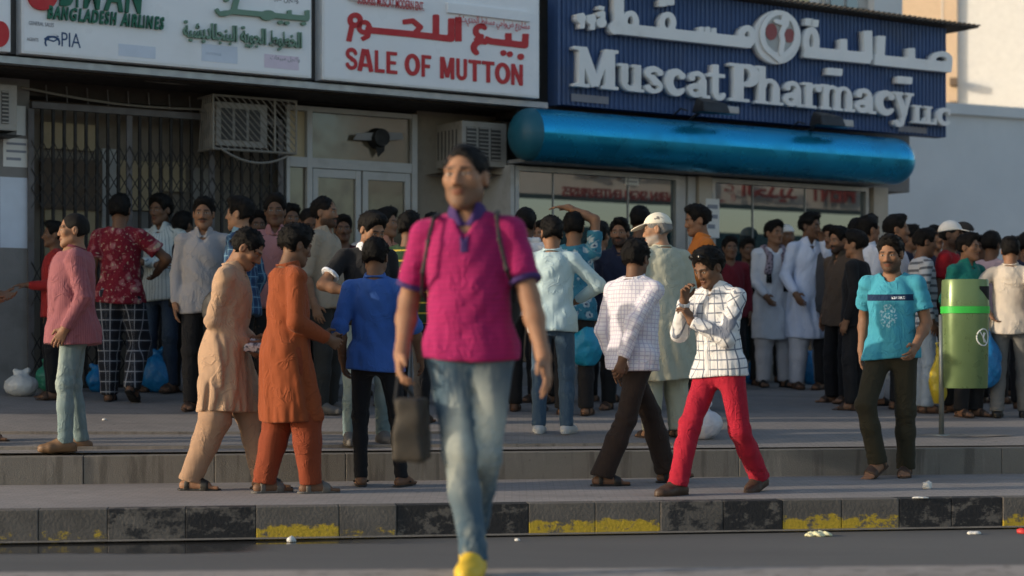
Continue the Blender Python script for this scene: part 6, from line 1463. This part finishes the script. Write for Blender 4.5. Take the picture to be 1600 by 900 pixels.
worn(p_bpl, sb, 'piping', nets(cut(infl(sf, .004), lambda P: np.abs(np.linalg.norm((P - T(.23, .05, -.22).astype(F32))[:, 1:], axis=1) - .20) - .006, k=.002), T(.23, -.06, -.1) - .25, T(.23, -.06, -.1) + .25, .006), plain('white_piping', (.6, .6, .6), .6))
# --- plastic bags
def plastic(name, col):
    m = NT(name); o = m.obj(); n = m.noise(16, 6, o, .6)
    return m.out(Base_Color=m.mix(n, tuple(v * .75 for v in col), tuple(min(1, v * 1.2) for v in col)), Roughness=.32, Specular_IOR_Level=.5, Normal=m.bump(n, .6, .03), Subsurface_Weight=.0)
PL = dict(white=plastic('white_plastic', (.62, .62, .60)), blue=plastic('blue_plastic', (.008, .17, .42)), cyan=plastic('cyan_plastic', (.01, .28, .46)), green=plastic('green_plastic', (.03, .22, .14)), yellow=plastic('yellow_plastic', (.48, .36, .02)), pale=plastic('pale_plastic', (.60, .58, .62)))
def pbag(loc, w_, h, d_, mat, label, seed, carried=False):
    r = empty('plastic_bag', tuple(loc), label, 'bag', 'plastic bags on the pavement'); fo = folds(seed, .020, 24, 24, 20); fo2 = folds(seed + 1, .008, 60, 60, 40)
    base = ell((0, 0, h * .46), (w_, d_, h * .50)); neck = U(.05, base, cone((0, 0, h * .75), (0, 0, h * 1.02), w_ * .35, .014))
    if carried: body = U(.04, ell((0, 0, h * .34), (w_, d_, h * .36)), cone((0, 0, h * .5), (0, 0, h * .92), w_ * .55, .018))
    else: body = U(.03, neck, cone((0, 0, h), (.05, .02, h * 1.12), .016, .028), cone((0, 0, h), (-.05, 0, h * 1.10), .016, .026))
    f = lambda P: np.maximum(body(P) + fo(P) * np.clip(1.1 - P[:, 2] / h, .1, 1) + fo2(P), -P[:, 2])
    v = nets(f, (-w_ - .1, -d_ - .1, -.05), (w_ + .1, d_ + .1, h * 1.25), .014); link('bag_body', mesh_of('bag_body', *v), PL[mat], r)
    if carried:
        hnd = U(.0, cone((0, 0, h * .88), (.02, 0, h * 1.02), .010, .006), cone((0, 0, h * .88), (-.02, 0, h * 1.02), .010, .006), cone((.02, 0, h * 1.02), (-.02, 0, h * 1.02), .006, .006)); link('handle', mesh_of('handle', *nets(hnd, (-.06, -.05, h * .8), (.06, .05, h * 1.08), .006)), PL[mat], r)
    return r
def on_ground(px, py): return spot(px, py)
pbag(on_ground(33, 619), .15, .20, .13, 'white', 'white tied plastic bag on the pavement by the gate at far left', 21)
pbag(on_ground(78, 612), .13, .26, .12, 'green', 'green plastic bag on the pavement behind the stout man in pink', 22)
pbag(on_ground(152, 613), .10, .22, .10, 'blue', 'blue plastic bag on the pavement left of the plaid trousers', 23)
pbag(on_ground(246, 613), .16, .36, .13, 'blue', 'big blue plastic bag on the pavement by the folded arms man', 24)
pbag(on_ground(284, 612), .13, .28, .12, 'pale', 'pale plastic bag on the pavement right of the big blue bag', 25)
pbag(on_ground(1266, 601), .11, .34, .10, 'blue', 'blue plastic bag on the pavement between the legs of the men in white', 26)
pbag(on_ground(1180, 600), .14, .20, .12, 'blue', 'low blue plastic bag beside the scarfed man on the pavement', 29)
pbag(on_ground(1098, 686), .155, .24, .12, 'pale', 'white plastic bag on the pavement behind the red trousers', 27)
def hold(o, i, drop, w_, h, d_, mat, label, seed, dx=0., dy=0.):
    d = o['_']; p = (d['wri'][i] + d['hd'][i][0] * .09) * d['sc']; a = R(o['yaw']); q_ = np.array([p[0] * math.cos(a) - p[1] * math.sin(a), p[0] * math.sin(a) + p[1] * math.cos(a), p[2]]) + np.array(o['loc'])
    return pbag(q_ + np.array([dx, dy, -h - drop]), w_, h, d_, mat, label, seed, True)
p_arm2 = hold(p_arm, 0, -.02, .15, .46, .09, 'cyan', 'bright blue carrier bag hanging by the man with the raised arm', 28, .32, -.22)
pbag(at_scale(1456, 176) + np.array([0, -.25, .12]), .08, .52, .07, 'yellow', 'yellow carrier bag hanging beside the striped shirt', 30, True)
hold(p_cream, 0, -.02, .13, .62, .10, 'blue', 'blue carrier bag held behind the cream shirt by the bin', 31, -.06, -.0)

# ------------------------------------------------------------------ litter bin on its pole
bl = spot(1471, 681); sB = FPX / bl[1]
BN = empty('litter_bin', tuple(bl), 'green steel litter bin with bright green band on a thin pole', 'litter bin')
cx = (1507 - 1471) / sB; zb0 = CAMZ - (606 - HZ) / sB - bl[2]; zb1 = CAMZ - (437 - HZ) / sB - bl[2]; zs = CAMZ - (484 - HZ) / sB - bl[2]
def brow(z, f, n=48, k=1.): 
    rx, ry = .180 * f, .155 * f
    return [(cx + rx * math.copysign(abs(math.cos(t)) ** .75, math.cos(t)), -.02 + ry * math.copysign(abs(math.sin(t)) ** .75, math.sin(t)), z) for t in [2 * math.pi * i / n for i in range(n + 1)]]
def bring(name, rows, mat, cap=True):
    mb = MB(); mb.grid(rows)
    if cap:
        for r_, fl in ((rows[0], 1), (rows[-1], 0)):
            f = tuple(range(len(mb.v), len(mb.v) + len(r_) - 1)); mb.v += r_[:-1]; mb.f.append(f[::-1] if fl else f)
    o = mb.build(name, M_[mat], BN, smooth=False)
    bm = bmesh.new(); bm.from_mesh(o.data); bmesh.ops.remove_doubles(bm, verts=bm.verts, dist=1e-5); bmesh.ops.recalc_face_normals(bm, faces=bm.faces)
    for f in bm.faces: f.smooth = len(f.verts) == 4
    for e in bm.edges:
        if len(e.link_faces) == 2 and e.calc_face_angle(0) > .6: e.smooth = False
    bm.to_mesh(o.data); bm.free(); return o
body = bring('bin_body', [brow(zb0, .93), brow(zb0 + .01, .95), brow(zs - .03, 1.0)], 'green')
bring('band', [brow(zs - .029, 1.035), brow(zs + .025, 1.045)], 'neon')
hood = bring('hood', [brow(zs + .026, 1.01), brow(zb1 - .015, .985), brow(zb1, .95)], 'green')
def onbin(t, z, k=1.012):
    f = 1.0; rx, ry = .180 * k, .155 * k
    return (cx + rx * math.copysign(abs(math.cos(t)) ** .75, math.cos(t)), -.02 + ry * math.copysign(abs(math.sin(t)) ** .75, math.sin(t)), z)
mb = MB(); a0, a1 = -1.25, -.12; n = 14                            # the throw-in slot: curved upper lip, dark inside
up_ = [onbin(a0 + (a1 - a0) * i / n, zb1 - .055, 1.006) for i in range(n + 1)]; lw = [onbin(a0 + (a1 - a0) * i / n, zb1 - .060 - .105 * math.sin(math.pi * (.08 + .60 * i / n)) ** 1.3, 1.006) for i in range(n + 1)]
s_ = mb.grid([up_, lw]).build('slot', M_['black'], hood)
mb = MB(); ring = []
tc, zc_, rr = -1.02, zb0 + .40, .052
for k in range(33):
    t = 2 * math.pi * k / 32; ring.append(onbin(tc + rr * 1.15 * math.cos(t) / .17, zc_ + rr * 1.25 * math.sin(t), 1.004))
mb.tube(ring, .0055, 6, False); mb.build('emblem_ring', M_['paper'], body)
MB().tube([onbin(tc - .2, zc_ + .045, 1.004), onbin(tc + .2, zc_ - .045, 1.004)], .005, 6).build('emblem_slash', M_['paper'], body)
MB().tube([onbin(tc + .05, zc_ + .035, 1.004), onbin(tc - .02, zc_ + .0, 1.004), onbin(tc + .04, zc_ - .04, 1.004)], [.010, .007, .005], 6).build('emblem_figure', M_['paper'], body)
MB().tube([(0, 0, -.01), (0, 0, zs - .04)], .021, 12).build('pole', M_['binpole'], BN, smooth=True); MB().tube([(0, 0, .0), (0, 0, .012)], [.075, .07], 16).build('base_plate', M_['binpole'], BN)
for z in (zb0 + .1, zs - .12): MB().tube([(-.005, 0, z), (cx - .15, 0, z)], .014, 8).build('bracket', M_['binpole'], BN)
# ------------------------------------------------------------------ litter in the gutter
def litter(px, py, sx, sy, sz, mat, label, seed, name='litter', z=None):
    p = spot(px, py); r = empty(name, tuple(p), label, 'litter', 'scraps of litter'); f0 = ell((0, 0, sz * .5), (sx, sy, sz)); fo = folds(seed, min(sx, sz) * .55, 90, 90, 90)
    v = nets(lambda P: np.maximum(f0(P) + fo(P), -P[:, 2]), (-sx * 1.5, -sy * 1.5, -.02), (sx * 1.5, sy * 1.5, sz * 2.2 + .01), .006); link('scrap', mesh_of('scrap', *v), mat, r)
wl = plain('crumpled_white_paper', (.60, .59, .56), .8)
litter(1279, 838, .085, .05, .020, plain('yellowish_wrapper', (.62, .60, .38), .6), 'crumpled pale yellow wrapper lying in the gutter', 51); litter(1522, 835, .045, .03, .014, wl, 'small white paper scrap in the gutter near the right edge', 52)
litter(1598, 834, .035, .03, .022, plain('red_carton', (.5, .03, .03), .6), 'red drink carton in the gutter at the right edge', 53); litter(456, 847, .028, .022, .022, wl, 'crushed white cup in the gutter before the yellow kerb stones', 54); litter(808, 846, .016, .014, .012, wl, 'tiny white scrap in the gutter below the black kerb stones', 55)
litter(1449, 764, .030, .024, .035, wl, 'crushed white paper cup on the lower pavement below the bin', 56); litter(1438, 780, .055, .02, .008, wl, 'flat white paper scrap at the pavement edge below the bin', 57); litter(163, 657, .02, .015, .01, wl, 'tiny pale scrap on the pavement right of the stout man', 58)
# --- a low rough patch of mortar round the bin pole
mb = MB(); rg = random.Random(3); rows = []
for r_ in (0., .5, .85, 1.): rows.append([(bl[0] + .12 + r_ * .42 * math.cos(t) * (1 + .2 * math.sin(3 * t)), bl[1] + r_ * .10 * math.sin(t), ground(bl[0], bl[1] + r_ * .10 * math.sin(t)) + .012 * (1 - r_ ** 2) + .003) for t in [2 * math.pi * i / 24 for i in range(25)]])
tag(mb.grid(rows).build('mortar_patch', M_['edge']), kind='structure')
